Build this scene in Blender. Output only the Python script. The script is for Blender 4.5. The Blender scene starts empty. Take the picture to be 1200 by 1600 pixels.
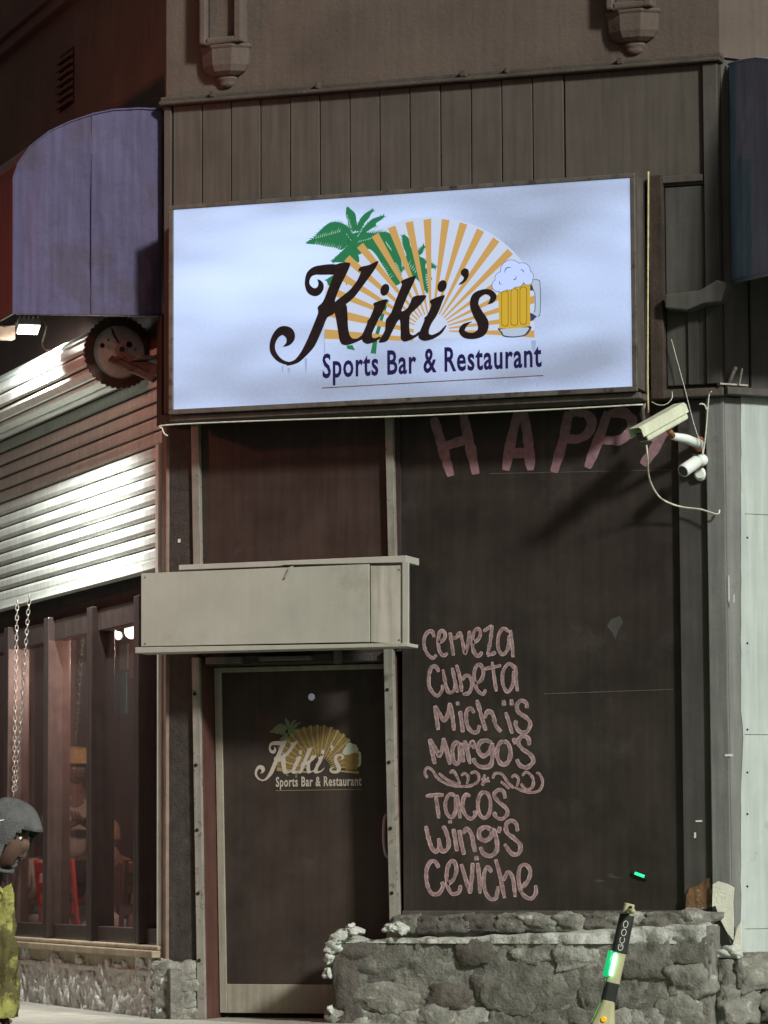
import bpy, bmesh, math, random
from mathutils import Vector, Matrix, noise
random.seed(7)
scene = bpy.context.scene
COL = scene.collection
PI = math.pi

# ------------------------------------------------------------------ camera
FPX, HOR, ROLL, YAW, CZ, DIST = 5500.0, 1350.0, 0.0052, math.radians(18.94), 0.92, 19.8
pit = math.atan((HOR - 800) / FPX)
f0 = Vector((-math.sin(YAW), math.cos(YAW), 0)); r0 = Vector((math.cos(YAW), math.sin(YAW), 0))
FW = f0 * math.cos(pit) + Vector((0, 0, math.sin(pit)))
u0 = Vector((0, 0, math.cos(pit))) - f0 * math.sin(pit)
RT = r0 * math.cos(ROLL) - u0 * math.sin(ROLL)
UP = u0 * math.cos(ROLL) + r0 * math.sin(ROLL)
def ray(x, y): return FW + RT * ((x - 600) / FPX) - UP * ((y - 800) / FPX)
CAMP = Vector((8.202, -DIST, CZ))
cd = bpy.data.cameras.new('camera'); cam = bpy.data.objects.new('camera', cd); COL.objects.link(cam)
cd.sensor_fit = 'VERTICAL'; cd.sensor_height = 36.0; cd.lens = FPX / 1600 * 36.0
cd.clip_start = 0.5; cd.clip_end = 500
M = Matrix((RT, UP, -FW)).transposed().to_4x4(); M.translation = CAMP
cam.matrix_world = M
scene.camera = cam

# ------------------------------------------------------------------ night sky, key light, exposure
SUN_DIR = Vector((-0.74, 0.52, -0.51)).normalized()          # way the key light travels
world = bpy.data.worlds.new('World'); scene.world = world; world.use_nodes = True
nt = world.node_tree; nt.nodes.clear()
sky = nt.nodes.new('ShaderNodeTexSky'); sky.sky_type = 'NISHITA'; sky.sun_disc = False
sky.sun_elevation = math.asin(-SUN_DIR.z); sky.sun_rotation = math.atan2(-SUN_DIR.x, -SUN_DIR.y)
sky.dust_density = 4.0
hs = nt.nodes.new('ShaderNodeHueSaturation'); hs.inputs['Saturation'].default_value = 0.0
mx = nt.nodes.new('ShaderNodeMix'); mx.data_type = 'RGBA'; mx.blend_type = 'MULTIPLY'; mx.inputs['Factor'].default_value = 1.0
mx.inputs['B'].default_value = (1.0, 0.87, 0.77, 1)          # town glow on a night sky
bg = nt.nodes.new('ShaderNodeBackground'); bg.inputs['Strength'].default_value = 0.030
wo = nt.nodes.new('ShaderNodeOutputWorld')
nt.links.new(sky.outputs['Color'], hs.inputs['Color']); nt.links.new(hs.outputs['Color'], mx.inputs['A'])
nt.links.new(mx.outputs['Result'], bg.inputs['Color']); nt.links.new(bg.outputs[0], wo.inputs[0])
sd = bpy.data.lights.new('sun', 'SUN'); sd.energy = 3.7; sd.angle = math.radians(6.0); sd.color = (0.95, 1.0, 0.92)
so = bpy.data.objects.new('sun', sd); COL.objects.link(so)
so.rotation_euler = SUN_DIR.to_track_quat('-Z', 'Y').to_euler(); so.location = (6, -14, 12)
scene.view_settings.view_transform = 'Standard'; scene.view_settings.look = 'None'
scene.view_settings.exposure = 0.0; scene.view_settings.gamma = 1.0
scene.view_settings.use_curve_mapping = False

# ------------------------------------------------------------------ frames of the three facades
class Frame:
    def __init__(s, o, d, n): s.o = Vector(o); s.d = Vector(d); s.n = Vector(n)
    def pt(s, a, z, o=0.0): return s.o + s.d * a + s.n * o + Vector((0, 0, z))
    def px(s, x, y, o=0.0):                      # where a line of sight meets this facade (o = metres proud of it)
        d = ray(x, y); P = s.o + s.n * o
        h = CAMP + d * ((P - CAMP).dot(s.n) / d.dot(s.n))
        return (h - s.o).dot(s.d), h.z
W = 3.50
LA, RA = math.radians(49.9), math.radians(45)
FR = Frame((0, 0, 0), (1, 0, 0), (0, -1, 0))
LW = Frame((0, 0, 0), (-math.cos(LA), math.sin(LA), 0), (-math.sin(LA), -math.cos(LA), 0))
RW = Frame((W, 0, 0), (math.cos(RA), math.sin(RA), 0), (math.sin(RA), -math.cos(RA), 0))

# ------------------------------------------------------------------ materials
def lin(v):
    v /= 255.0
    return v / 12.92 if v <= 0.04045 else ((v + 0.055) / 1.055) ** 2.4
def c(r, g, b): return (lin(r), lin(g), lin(b))
MATS = {}
def mat(name, col, rough=0.7, var=0.18, scale=5.0, streak=0.0, bump=0.0, bscale=60.0, metal=0.0, spec=0.35, col2=None, mask=None, mscale=3.0):
    m = bpy.data.materials.new(name); m.use_nodes = True; t = m.node_tree; N = t.nodes; L = t.links
    b = N['Principled BSDF']; b.inputs['Roughness'].default_value = rough; b.inputs['Metallic'].default_value = metal
    b.inputs['Specular IOR Level'].default_value = spec
    g = N.new('ShaderNodeNewGeometry')
    n1 = N.new('ShaderNodeTexNoise'); n1.inputs['Scale'].default_value = scale; n1.inputs['Detail'].default_value = 6; n1.inputs['Roughness'].default_value = 0.65
    L.new(g.outputs['Position'], n1.inputs['Vector'])
    mp = N.new('ShaderNodeMapRange'); mp.inputs['From Min'].default_value = 0.3; mp.inputs['From Max'].default_value = 0.7
    mp.inputs['To Min'].default_value = 1 - var; mp.inputs['To Max'].default_value = 1 + var
    L.new(n1.outputs['Fac'], mp.inputs['Value']); val = mp.outputs['Result']
    if streak:
        vm = N.new('ShaderNodeVectorMath'); vm.operation = 'MULTIPLY'; vm.inputs[1].default_value = (1, 1, 0.06)
        L.new(g.outputs['Position'], vm.inputs[0])
        n2 = N.new('ShaderNodeTexNoise'); n2.inputs['Scale'].default_value = 26; n2.inputs['Detail'].default_value = 4
        L.new(vm.outputs[0], n2.inputs['Vector'])
        m2 = N.new('ShaderNodeMapRange'); m2.inputs['From Min'].default_value = 0.35; m2.inputs['From Max'].default_value = 0.7
        m2.inputs['To Min'].default_value = 1 + streak * .4; m2.inputs['To Max'].default_value = 1 - streak
        L.new(n2.outputs['Fac'], m2.inputs['Value'])
        mu = N.new('ShaderNodeMath'); mu.operation = 'MULTIPLY'; L.new(val, mu.inputs[0]); L.new(m2.outputs['Result'], mu.inputs[1]); val = mu.outputs[0]
    base = N.new('ShaderNodeRGB'); base.outputs[0].default_value = (*col, 1); cs = base.outputs[0]
    if col2 is not None:                          # a second paint / rust / dirt showing in patches
        n3 = N.new('ShaderNodeTexNoise'); n3.inputs['Scale'].default_value = mscale; n3.inputs['Detail'].default_value = 8; n3.inputs['Roughness'].default_value = 0.7
        L.new(g.outputs['Position'], n3.inputs['Vector'])
        r3 = N.new('ShaderNodeMapRange'); lo = 0.56 if mask is None else mask
        r3.inputs['From Min'].default_value = lo; r3.inputs['From Max'].default_value = lo + 0.07
        L.new(n3.outputs['Fac'], r3.inputs['Value'])
        mc = N.new('ShaderNodeMix'); mc.data_type = 'RGBA'; L.new(r3.outputs['Result'], mc.inputs['Factor'])
        L.new(cs, mc.inputs['A']); mc.inputs['B'].default_value = (*col2, 1); cs = mc.outputs['Result']
    mm = N.new('ShaderNodeVectorMath'); mm.operation = 'SCALE'; L.new(cs, mm.inputs[0]); L.new(val, mm.inputs['Scale'])
    L.new(mm.outputs[0], b.inputs['Base Color'])
    if bump:
        n4 = N.new('ShaderNodeTexNoise'); n4.inputs['Scale'].default_value = bscale; n4.inputs['Detail'].default_value = 5; n4.inputs['Roughness'].default_value = 0.7
        L.new(g.outputs['Position'], n4.inputs['Vector'])
        bp = N.new('ShaderNodeBump'); bp.inputs['Strength'].default_value = bump; bp.inputs['Distance'].default_value = 0.02
        L.new(n4.outputs['Fac'], bp.inputs['Height']); L.new(bp.outputs[0], b.inputs['Normal'])
    rr = N.new('ShaderNodeMapRange'); rr.inputs['To Min'].default_value = max(.05, rough - .12); rr.inputs['To Max'].default_value = min(1, rough + .12)
    L.new(n1.outputs['Fac'], rr.inputs['Value']); L.new(rr.outputs['Result'], b.inputs['Roughness'])
    MATS[name] = m; return m
def emit(name, col, strength, col2=None):
    m = bpy.data.materials.new(name); m.use_nodes = True; t = m.node_tree; N = t.nodes; L = t.links
    b = N['Principled BSDF']; b.inputs['Base Color'].default_value = (*[min(.8, v) * .12 for v in col], 1); b.inputs['Roughness'].default_value = 0.4
    b.inputs['Emission Color'].default_value = (*col, 1); b.inputs['Emission Strength'].default_value = strength
    g = N.new('ShaderNodeNewGeometry')
    if col2 is not None:
        vm = N.new('ShaderNodeVectorMath'); vm.operation = 'MULTIPLY'; vm.inputs[1].default_value = (0.55, 1, 1.7)
        L.new(g.outputs['Position'], vm.inputs[0])
        n1 = N.new('ShaderNodeTexNoise'); n1.inputs['Scale'].default_value = 1.15; n1.inputs['Detail'].default_value = 2.0
        L.new(vm.outputs[0], n1.inputs['Vector'])
        n2 = N.new('ShaderNodeTexNoise'); n2.inputs['Scale'].default_value = 60; n2.inputs['Detail'].default_value = 5
        L.new(g.outputs['Position'], n2.inputs['Vector'])
        ad = N.new('ShaderNodeMath'); ad.operation = 'MULTIPLY_ADD'; ad.inputs[1].default_value = 0.08; ad.inputs[2].default_value = -0.04
        L.new(n2.outputs['Fac'], ad.inputs[0])
        a2 = N.new('ShaderNodeMath'); a2.operation = 'ADD'; L.new(n1.outputs['Fac'], a2.inputs[0]); L.new(ad.outputs[0], a2.inputs[1])
        cr = N.new('ShaderNodeValToRGB'); cr.color_ramp.elements[0].position = 0.30; cr.color_ramp.elements[0].color = (*col2, 1)
        cr.color_ramp.elements[1].position = 0.52; cr.color_ramp.elements[1].color = (*col, 1)
        e = cr.color_ramp.elements.new(0.72); e.color = (*[v * 1.22 for v in col], 1)
        L.new(a2.outputs[0], cr.inputs[0]); L.new(cr.outputs[0], b.inputs['Emission Color'])
    MATS[name] = m; return m

mat('stucco', (0.112, 0.084, 0.070), 0.9, 0.22, 1.6, 0.10, 0.30, 34, col2=(0.092, 0.068, 0.056), mscale=1.3)  # brown paint, darkened further for the weak light on the upper storey
mat('cladding', (0.088, 0.073, 0.062), 0.8, 0.16, 2.2, 0.22, 0.08, 60)  # planks darkened too, the weaker light up there put into the colour
mat('cladding_gap', (0.052, 0.043, 0.036), 0.9)
mat('cornice', (0.075, 0.060, 0.050), 0.85, 0.3, 8, 0.0, 0.3, 40)
mat('grey_paint', (0.074, 0.067, 0.060), 0.75, 0.2, 3, 0.25, 0.15, 50)
mat('dark_board', (0.033, 0.0255, 0.0220), 0.38, 0.34, 2.2, 0.18, 0.06, 90, spec=0.4, col2=(0.043, 0.035, 0.031), mask=.56, mscale=1.7)
mat('red_board', (0.046, 0.028, 0.024), 0.55, 0.28, 2.4, 0.2, 0.06, 70, spec=0.3, col2=(0.055, 0.040, 0.035), mask=.58, mscale=2.0)
mat('door_paint', (0.044, 0.031, 0.026), 0.5, 0.24, 3.4, 0.12, 0.14, 220, spec=0.3, col2=(0.052, 0.040, 0.034), mask=.58, mscale=2.6)
mat('jamb_red', (0.085, 0.035, 0.028), 0.6, 0.2, 6, 0.2, 0.1, 60)
mat('dark_wall', (0.050, 0.040, 0.036), 0.75, 0.35, 14, 0.2, 0.5, 70, col2=(0.09, 0.075, 0.065), mask=.62, mscale=12)
mat('pilaster_paint', (0.165, 0.165, 0.158), 0.6, 0.16, 3, 0.28, 0.14, 40, col2=(.13, .128, .12), mask=.57, mscale=3)
mat('stile_paint', (0.060, 0.054, 0.050), 0.6, 0.15, 4, 0.2, 0.12, 50)
mat('pale_paint', (0.40, 0.435, 0.415), 0.6, 0.10, 2.5, 0.16, 0.08, 60, col2=(0.33, 0.355, 0.335), mask=.6, mscale=4)
mat('pale_trim', (0.62, 0.64, 0.58), 0.6, 0.12, 9, 0.1, 0.1, 60)
mat('alu_trim', (0.27, 0.25, 0.22), 0.5, 0.2, 9, 0.25, 0.12, 80, metal=0.1, col2=(.15, .12, .10), mscale=18)
mat('beige_metal', (0.40, 0.385, 0.340), 0.5, 0.14, 1.3, 0.03, 0.05, 30, col2=(0.35, 0.33, 0.285), mask=.55, mscale=1.6)
mat('pale_metal', (0.44, 0.41, 0.36), 0.42, 0.16, 3, 0.30, 0.04, 30)
mat('door_beige', (0.30, 0.26, 0.21), 0.6, 0.16, 5, 0.2, 0.1, 60)
mat('frame_metal', (0.13, 0.115, 0.10), 0.5, 0.25, 9, 0.2, 0.1, 60, metal=0.2, col2=(.07, .05, .04), mscale=10)
mat('sign_side', (0.10, 0.085, 0.075), 0.6, 0.2, 6, 0.3, 0.1, 60)
mat('wood_brown', (0.050, 0.034, 0.026), 0.8, 0.35, 9, 0.45, 0.3, 50)
mat('awning_blue', (0.082, 0.068, 0.135), 0.88, 0.18, 1.4, 0.22, 0.8, 4, col2=(0.072, 0.058, 0.10), mask=.52, mscale=1.8)
mat('awning_navy', (0.20, 0.28, 0.42), 0.85, 0.14, 2.0, 0.20, 0.7, 5)
mat('awning_red_glow', (0.045, 0.024, 0.026), 0.85, 0.14, 3, 0.2, 0.6, 5)  # red glow on the blue canopy is put into this colour
mat('valance', (0.34, 0.22, 0.17), 0.9, 0.2, 8, 0.2)
mat('slat_white', (0.60, 0.62, 0.58), 0.36, 0.12, 3, 0.16, 0.03, 40, spec=0.5)
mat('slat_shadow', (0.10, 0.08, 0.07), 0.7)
mat('gear_rust', (0.07, 0.035, 0.028), 0.7, 0.3, 30, 0, 0.3, 90, metal=0.3)
mat('plate_grey', (0.52, 0.46, 0.43), 0.55, 0.22, 12, 0, 0.08, 60, metal=0.1)
mat('galv', (0.35, 0.32, 0.29), 0.45, 0.3, 20, 0.1, 0.1, 60, metal=0.5)
mat('window_frame', (0.050, 0.034, 0.031), 0.32, 0.2, 8, 0.25, 0.05, 60, spec=0.6)
mat('sill_wood', (0.34, 0.28, 0.20), 0.75, 0.25, 7, 0.15, 0.25, 60)
mat('post_wood', (0.20, 0.14, 0.11), 0.8, 0.3, 7, 0.35, 0.25, 60)
mat('white_trim', (0.75, 0.76, 0.70), 0.6, 0.12, 9, 0.15, 0.1, 60)
mat('stone', (0.215, 0.205, 0.180), 0.85, 0.45, 9, 0, 1.0, 26, col2=(0.36, 0.355, 0.32), mask=.57, mscale=9, spec=.3)
mat('stone_mid', (0.150, 0.140, 0.122), 0.85, 0.45, 11, 0, 1.0, 30, col2=(0.28, 0.275, 0.25), mask=.6, mscale=12, spec=.3)
mat('stone_pale', (0.30, 0.29, 0.26), 0.88, 0.40, 8, 0, 1.0, 24, col2=(0.16, 0.148, 0.125), mask=.55, mscale=7, spec=.3)
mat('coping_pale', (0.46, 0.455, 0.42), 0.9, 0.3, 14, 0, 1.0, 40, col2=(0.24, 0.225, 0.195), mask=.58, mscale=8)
mat('stone_brown', (0.105, 0.090, 0.078), 0.8, 0.3, 9, 0, 0.9, 30, spec=.3)
mat('stone_light', (0.68, 0.68, 0.64), 0.85, 0.35, 16, 0, 1.0, 50, col2=(0.26, 0.22, 0.18), mask=.58, mscale=11, spec=.3)
mat('mortar', (0.20, 0.19, 0.165), 0.95, 0.4, 12, 0, 1.0, 40, col2=(0.11, 0.10, 0.085), mscale=7)
mat('mortar_white', (0.60, 0.61, 0.56), 0.9, 0.18, 22, 0, 0.9, 60)
mat('plaster', (0.68, 0.66, 0.56), 0.8, 0.10, 14, 0, 0.4, 60)
mat('old_wood', (0.16, 0.085, 0.04), 0.85, 0.45, 18, 0.5, 0.5, 60, col2=(.45, .38, .28), mask=.57, mscale=14)
mat('cctv_cream', (0.60, 0.62, 0.47), 0.45, 0.10, 12, 0.1, 0.03, 60, spec=.5)
mat('cctv_white', (0.74, 0.78, 0.74), 0.35, 0.06, 12, spec=.5)
mat('black_plastic', (0.02, 0.02, 0.02), 0.35, 0.2, 12, spec=.5)
mat('rust', (0.28, 0.11, 0.05), 0.85, 0.4, 26, 0.1, 0.4, 80)
mat('cable_white', (0.60, 0.58, 0.50), 0.6, 0.25, 30)
mat('cable_yellow', (0.50, 0.42, 0.22), 0.6, 0.3, 30)
mat('asphalt', (0.05, 0.05, 0.05), 0.85, 0.3, 5, 0, 0.6, 120)
mat('paving', (0.34, 0.33, 0.29), 0.85, 0.22, 5, 0, 0.4, 70)
mat('kerb', (0.30, 0.29, 0.27), 0.85, 0.2, 6, 0, 0.4, 60)
mat('interior', (0.085, 0.045, 0.038), 0.8, 0.2, 2)
mat('interior_floor', (0.13, 0.08, 0.06), 0.5, 0.2, 4)
mat('gap_dark', (0.012, 0.010, 0.010), 0.9)
mat('chalk', (0.36, 0.25, 0.25), 0.9, 0.22, 60)
mat('happy_paint', (0.26, 0.145, 0.165), 0.85, 0.25, 26)
mat('scooter_beige', (0.42, 0.40, 0.23), 0.4, 0.10, 9, spec=.5)
mat('scooter_black', (0.022, 0.024, 0.022), 0.45, 0.2, 9, spec=.45)
mat('scooter_print', (0.66, 0.66, 0.60), 0.6, 0.05)
mat('rubber', (0.018, 0.018, 0.018), 0.8, 0.2, 9)
mat('hood_grey', (0.13, 0.13, 0.13), 0.95, 0.25, 16, 0, 0.6, 120, spec=.1)
mat('jacket_dark', (0.045, 0.022, 0.022), 0.85, 0.25, 14, 0, 0.3, 90, spec=.2)
mat('trousers_dark', (0.03, 0.03, 0.035), 0.9, 0.2, 14, 0, 0.3, 90)
mat('skin', (0.15, 0.088, 0.066), 0.6, 0.2, 25, spec=.3)
mat('hair_dark', (0.025, 0.018, 0.014), 0.6, 0.3, 60, 0, 0.6, 120)
mat('hair_brown', (0.20, 0.12, 0.055), 0.6, 0.3, 60, 0, 0.6, 120)
mat('straw', (0.50, 0.36, 0.16), 0.8, 0.3, 60, 0, 0.5, 160)
mat('shirt_grey', (0.34, 0.32, 0.30), 0.9, 0.12, 12, 0, 0.3, 60)
mat('shorts_pale', (0.40, 0.39, 0.38), 0.9, 0.12, 12, 0, 0.3, 60)
mat('bag_yellow', (0.33, 0.32, 0.09), 0.75, 0.35, 9, 0, 0.6, 40, spec=.3, col2=(.10, .085, .03), mask=.44, mscale=5)
mat('red_plastic', (0.55, 0.045, 0.04), 0.35, 0.08, 9, spec=.5)
mat('chair_wood', (0.20, 0.095, 0.06), 0.5, 0.25, 9, 0.2, 0.1, 60)
mat('poster_teal', (0.10, 0.30, 0.32), 0.6, 0.3, 14, 0.4)
mat('poster_pink', (0.55, 0.25, 0.22), 0.6, 0.2, 14, 0.2)
emit('signal_red', (1.0, 0.035, 0.012), 6.0)
mat('signal_black', (0.03, 0.03, 0.03), 0.5, 0.2, 8)
mat('signal_glass', (0.06, 0.05, 0.02), 0.25, 0.1, 8, spec=.5)
mat('print_cream', (0.46, 0.38, 0.33), 0.7, 0.12, 50)
mat('print_gold', (0.30, 0.215, 0.09), 0.7, 0.2, 60)
mat('print_ochre', (0.22, 0.135, 0.045), 0.7, 0.2, 60)
mat('print_sage', (0.13, 0.155, 0.08), 0.7, 0.25, 60)
mat('print_pale', (0.42, 0.43, 0.34), 0.7, 0.15, 50)
mat('vinyl_black', (0.018, 0.011, 0.012), 0.5, 0.3, 20, spec=.3)
mat('vinyl_line', (0.16, 0.11, 0.10), 0.7, 0.5, 40)
emit('sign_face', c(190, 209, 248), 1.06, col2=c(138, 147, 170))
emit('sign_disc', c(190, 201, 226), 1.0)
emit('sign_gold', c(198, 158, 92), 0.9)
emit('sign_green', c(42, 122, 80), 0.85)
emit('sign_leafline', c(170, 205, 190), 1.0)
emit('sign_navy', c(34, 26, 82), 0.7)
emit('sign_foam', c(186, 204, 250), 1.0)
emit('sign_beer', c(196, 160, 52), 1.0)
emit('sign_beer_dark', c(120, 92, 14), 0.9)
emit('sign_glass', c(170, 185, 205), 1.0)
emit('sign_outline', c(64, 66, 96), 0.8)
emit('sign_drip', c(150, 165, 198), 1.0)
emit('flood_glow', (1.0, 0.96, 0.86), 30.0)
emit('led_green', (0.25, 1.0, 0.60), 9.0)
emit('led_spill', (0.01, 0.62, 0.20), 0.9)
emit('glow_green', (0.03, 0.95, 0.36), 1.5)
emit('amber_reflector', c(250, 190, 20), 0.9)  # the reflector's shine is put in as emission
emit('bulb_glow', (1.0, 0.93, 0.86), 6.0)
emit('peep', c(190, 190, 205), 0.25)  # peephole brightness put in as emission
g = bpy.data.materials.new('window_glass'); g.use_nodes = True; t = g.node_tree; t.nodes.clear()
o_ = t.nodes.new('ShaderNodeOutputMaterial'); tr = t.nodes.new('ShaderNodeBsdfTransparent'); tr.inputs[0].default_value = (0.80, 0.74, 0.72, 1)
gl = t.nodes.new('ShaderNodeBsdfGlossy'); gl.inputs['Roughness'].default_value = 0.03; gl.inputs['Color'].default_value = (.9, .9, .9, 1)
df = t.nodes.new('ShaderNodeBsdfDiffuse'); df.inputs['Color'].default_value = (.30, .26, .25, 1)
lwt = t.nodes.new('ShaderNodeLayerWeight'); lwt.inputs['Blend'].default_value = 0.5
pw = t.nodes.new('ShaderNodeMath'); pw.operation = 'POWER'; pw.inputs[1].default_value = 5.0; t.links.new(lwt.outputs['Facing'], pw.inputs[0])
fr = t.nodes.new('ShaderNodeMath'); fr.operation = 'MULTIPLY_ADD'; fr.inputs[1].default_value = 0.9; fr.inputs[2].default_value = 0.04; t.links.new(pw.outputs[0], fr.inputs[0])
ms = t.nodes.new('ShaderNodeMixShader'); m2 = t.nodes.new('ShaderNodeMixShader'); m2.inputs[0].default_value = 0.06
t.links.new(tr.outputs[0], m2.inputs[1]); t.links.new(df.outputs[0], m2.inputs[2])
t.links.new(fr.outputs[0], ms.inputs[0]); t.links.new(m2.outputs[0], ms.inputs[1]); t.links.new(gl.outputs[0], ms.inputs[2]); t.links.new(ms.outputs[0], o_.inputs[0])
MATS['window_glass'] = g

# ------------------------------------------------------------------ mesh helpers
class MB:
    def __init__(s): s.v = []; s.f = []; s.at = None
    def add(s, vs, fs):
        b = len(s.v); s.v += [Vector(v) for v in vs]; s.f += [tuple(i + b for i in f) for f in fs]; return s
    def hexa(s, p):                               # eight corners: bottom ring 0-3, top ring 4-7
        return s.add(p, [(0, 3, 2, 1), (4, 5, 6, 7), (0, 1, 5, 4), (1, 2, 6, 5), (2, 3, 7, 6), (3, 0, 4, 7)])
    def box(s, F, a0, a1, z0, z1, o0, o1, lean=0.0):
        q = [(a0, o0), (a1, o0), (a1, o1), (a0, o1)]
        return s.hexa([F.pt(a - lean * z0, z0, o) for a, o in q] + [F.pt(a - lean * z1, z1, o) for a, o in q])
    def wbox(s, x0, x1, y0, y1, z0, z1, Mx=None):
        p = [Vector(v) for v in [(x0, y0, z0), (x1, y0, z0), (x1, y1, z0), (x0, y1, z0), (x0, y0, z1), (x1, y0, z1), (x1, y1, z1), (x0, y1, z1)]]
        return s.hexa([Mx @ v for v in p] if Mx else p)
    def prism(s, F, pts, o0, o1):                 # outline in facade coordinates, given thickness
        n = len(pts)
        vs = [F.pt(a, z, o0) for a, z in pts] + [F.pt(a, z, o1) for a, z in pts]
        return s.add(vs, [tuple(range(n)), tuple(range(2 * n - 1, n - 1, -1))] + [(i, (i + 1) % n, n + (i + 1) % n, n + i) for i in range(n)])
    def flat(s, F, pts, o): return s.add([F.pt(a, z, o) for a, z in pts], [tuple(range(len(pts)))])
    def tube(s, pts, r, seg=8, cap=True):
        pts = [Vector(p) for p in pts]; rs = r if isinstance(r, (list, tuple)) else [r] * len(pts)
        b = len(s.v); up = None
        for i, p in enumerate(pts):
            d = (pts[min(i + 1, len(pts) - 1)] - pts[max(i - 1, 0)]).normalized()
            if up is None: up = d.orthogonal().normalized()
            up = (up - d * up.dot(d)); up = up.normalized() if up.length > 1e-6 else d.orthogonal().normalized()
            w = d.cross(up)
            for k in range(seg):
                a = 2 * PI * k / seg; s.v.append(p + (up * math.cos(a) + w * math.sin(a)) * rs[i])
        for i in range(len(pts) - 1):
            for k in range(seg):
                s.f.append((b + i * seg + k, b + i * seg + (k + 1) % seg, b + (i + 1) * seg + (k + 1) % seg, b + (i + 1) * seg + k))
        if cap:
            s.f.append(tuple(b + k for k in range(seg))); e = b + (len(pts) - 1) * seg; s.f.append(tuple(e + k for k in range(seg - 1, -1, -1)))
        return s
    def lathe(s, prof, seg=16, Mx=None):          # profile (r, z) round z
        b = len(s.v); Mx = Mx or Matrix()
        for r, z in prof:
            for k in range(seg):
                a = 2 * PI * k / seg; s.v.append(Mx @ Vector((r * math.cos(a), r * math.sin(a), z)))
        for i in range(len(prof) - 1):
            for k in range(seg): s.f.append((b + i * seg + k, b + i * seg + (k + 1) % seg, b + (i + 1) * seg + (k + 1) % seg, b + (i + 1) * seg + k))
        s.f.append(tuple(b + k for k in range(seg - 1, -1, -1))); e = b + (len(prof) - 1) * seg; s.f.append(tuple(e + k for k in range(seg)))
        return s
    def ball(s, p, r, seg=12, ring=8, sc=(1, 1, 1), Mx=None):
        b = len(s.v); Mx = Mx or Matrix()
        for i in range(ring + 1):
            th = PI * i / ring
            for k in range(seg):
                a = 2 * PI * k / seg
                s.v.append(Vector(p) + Mx @ Vector((r * sc[0] * math.sin(th) * math.cos(a), r * sc[1] * math.sin(th) * math.sin(a), r * sc[2] * math.cos(th))))
        for i in range(ring):
            for k in range(seg): s.f.append((b + i * seg + k, b + i * seg + (k + 1) % seg, b + (i + 1) * seg + (k + 1) % seg, b + (i + 1) * seg + k))
        return s
    def mesh(s, name, m, smooth=False, tri=False, doubles=True):
        me = bpy.data.meshes.new(name); bm = bmesh.new()
        vs = [bm.verts.new(v) for v in s.v]
        for f in s.f:
            try: bm.faces.new([vs[i] for i in f])
            except ValueError: pass
        if doubles: bmesh.ops.remove_doubles(bm, verts=bm.verts, dist=1e-6)
        if tri: bmesh.ops.triangulate(bm, faces=bm.faces)
        else: bmesh.ops.recalc_face_normals(bm, faces=bm.faces)
        if smooth:
            for f in bm.faces: f.smooth = True
        bm.to_mesh(me); bm.free()
        me.materials.append(MATS[m]); return me
    def build(s, name, m, parent=None, bevel=0.0, smooth=False, tri=False, origin=None):
        base = parent_loc(parent)
        if origin is not None: base = Vector(origin)
        s.v = [v - base for v in s.v]
        o = bpy.data.objects.new(name, s.mesh(name, m, smooth, tri)); COL.objects.link(o)
        if parent: o.parent = parent; o.location = base - parent_loc(parent)
        else: o.location = base
        if bevel:
            bv = o.modifiers.new('bevel', 'BEVEL'); bv.width = bevel; bv.segments = 2; bv.limit_method = 'ANGLE'; bv.angle_limit = math.radians(40)
        return o
def parent_loc(p):
    v = Vector((0, 0, 0))
    while p is not None: v += p.location; p = p.parent
    return v
def tag(o, label, cat, group=None):
    o['label'] = label; o['category'] = cat
    if group: o['group'] = group
    return o
def thing(name, label, cat, loc, group=None):
    o = bpy.data.objects.new(name, None); COL.objects.link(o); o.location = Vector(loc); o.empty_display_size = .1
    return tag(o, label, cat, group)
def struct(o): o['kind'] = 'structure'; return o
def spline(pts, n=6):                             # Catmull-Rom through tuples of any length
    P = [Vector(p) for p in pts]; out = []
    for i in range(len(P) - 1):
        a, b, c_, d = P[max(i - 1, 0)], P[i], P[i + 1], P[min(i + 2, len(P) - 1)]
        for k in range(n):
            t = k / n
            out.append(0.5 * ((2 * b) + (c_ - a) * t + (2 * a - 5 * b + 4 * c_ - d) * t * t + (3 * b - a - 3 * c_ + d) * t ** 3))
    out.append(P[-1]); return out
def closed(pts, n=3, ten=0.4):
    P = [Vector(p) for p in pts]; m = len(P); out = []
    for i in range(m):
        a, b, c_, d = P[i - 1], P[i], P[(i + 1) % m], P[(i + 2) % m]
        for k in range(n):
            t = k / n; h = 3 * t * t - 2 * t ** 3
            out.append(b * (1 - h) + c_ * h + (c_ - a) * (ten * t * (1 - t) ** 2) - (d - b) * (ten * t * t * (1 - t)))
    return [(v.x, v.y) for v in out]

# ------------------------------------------------------------------ ground
ROAD = -0.13
def sheet(name, pts, z, m):
    b = MB(); b.add([(x, y, z) for x, y in pts], [tuple(range(len(pts)))]); return struct(b.build(name, m))
sheet('road', [(-60, -60), (70, -60), (70, 60), (-60, 60)], ROAD, 'asphalt')
KW = 3.2                                           # pavement width
def off_path(o):                                   # line parallel to the three facades at distance o
    tl, tr_ = math.tan(LA / 2), math.tan(RA / 2)
    a = Vector((-o * tl, -o, 0)); b = Vector((W + o * tr_, -o, 0))
    return [a + LW.d * 30, a, b, b + RW.d * 30]
inner, outer = off_path(-6.0), off_path(KW)
b = MB(); pv = [Vector((v.x, v.y, 0)) for v in outer] + [Vector((v.x, v.y, 0)) for v in reversed(inner)]
b.add(pv + [v + Vector((0, 0, ROAD - .02)) for v in pv], [tuple(range(8)), (0, 1, 9, 8), (1, 2, 10, 9), (2, 3, 11, 10)])
pave = struct(b.build('pavement', 'paving'))
ko = off_path(KW + .15)
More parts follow.
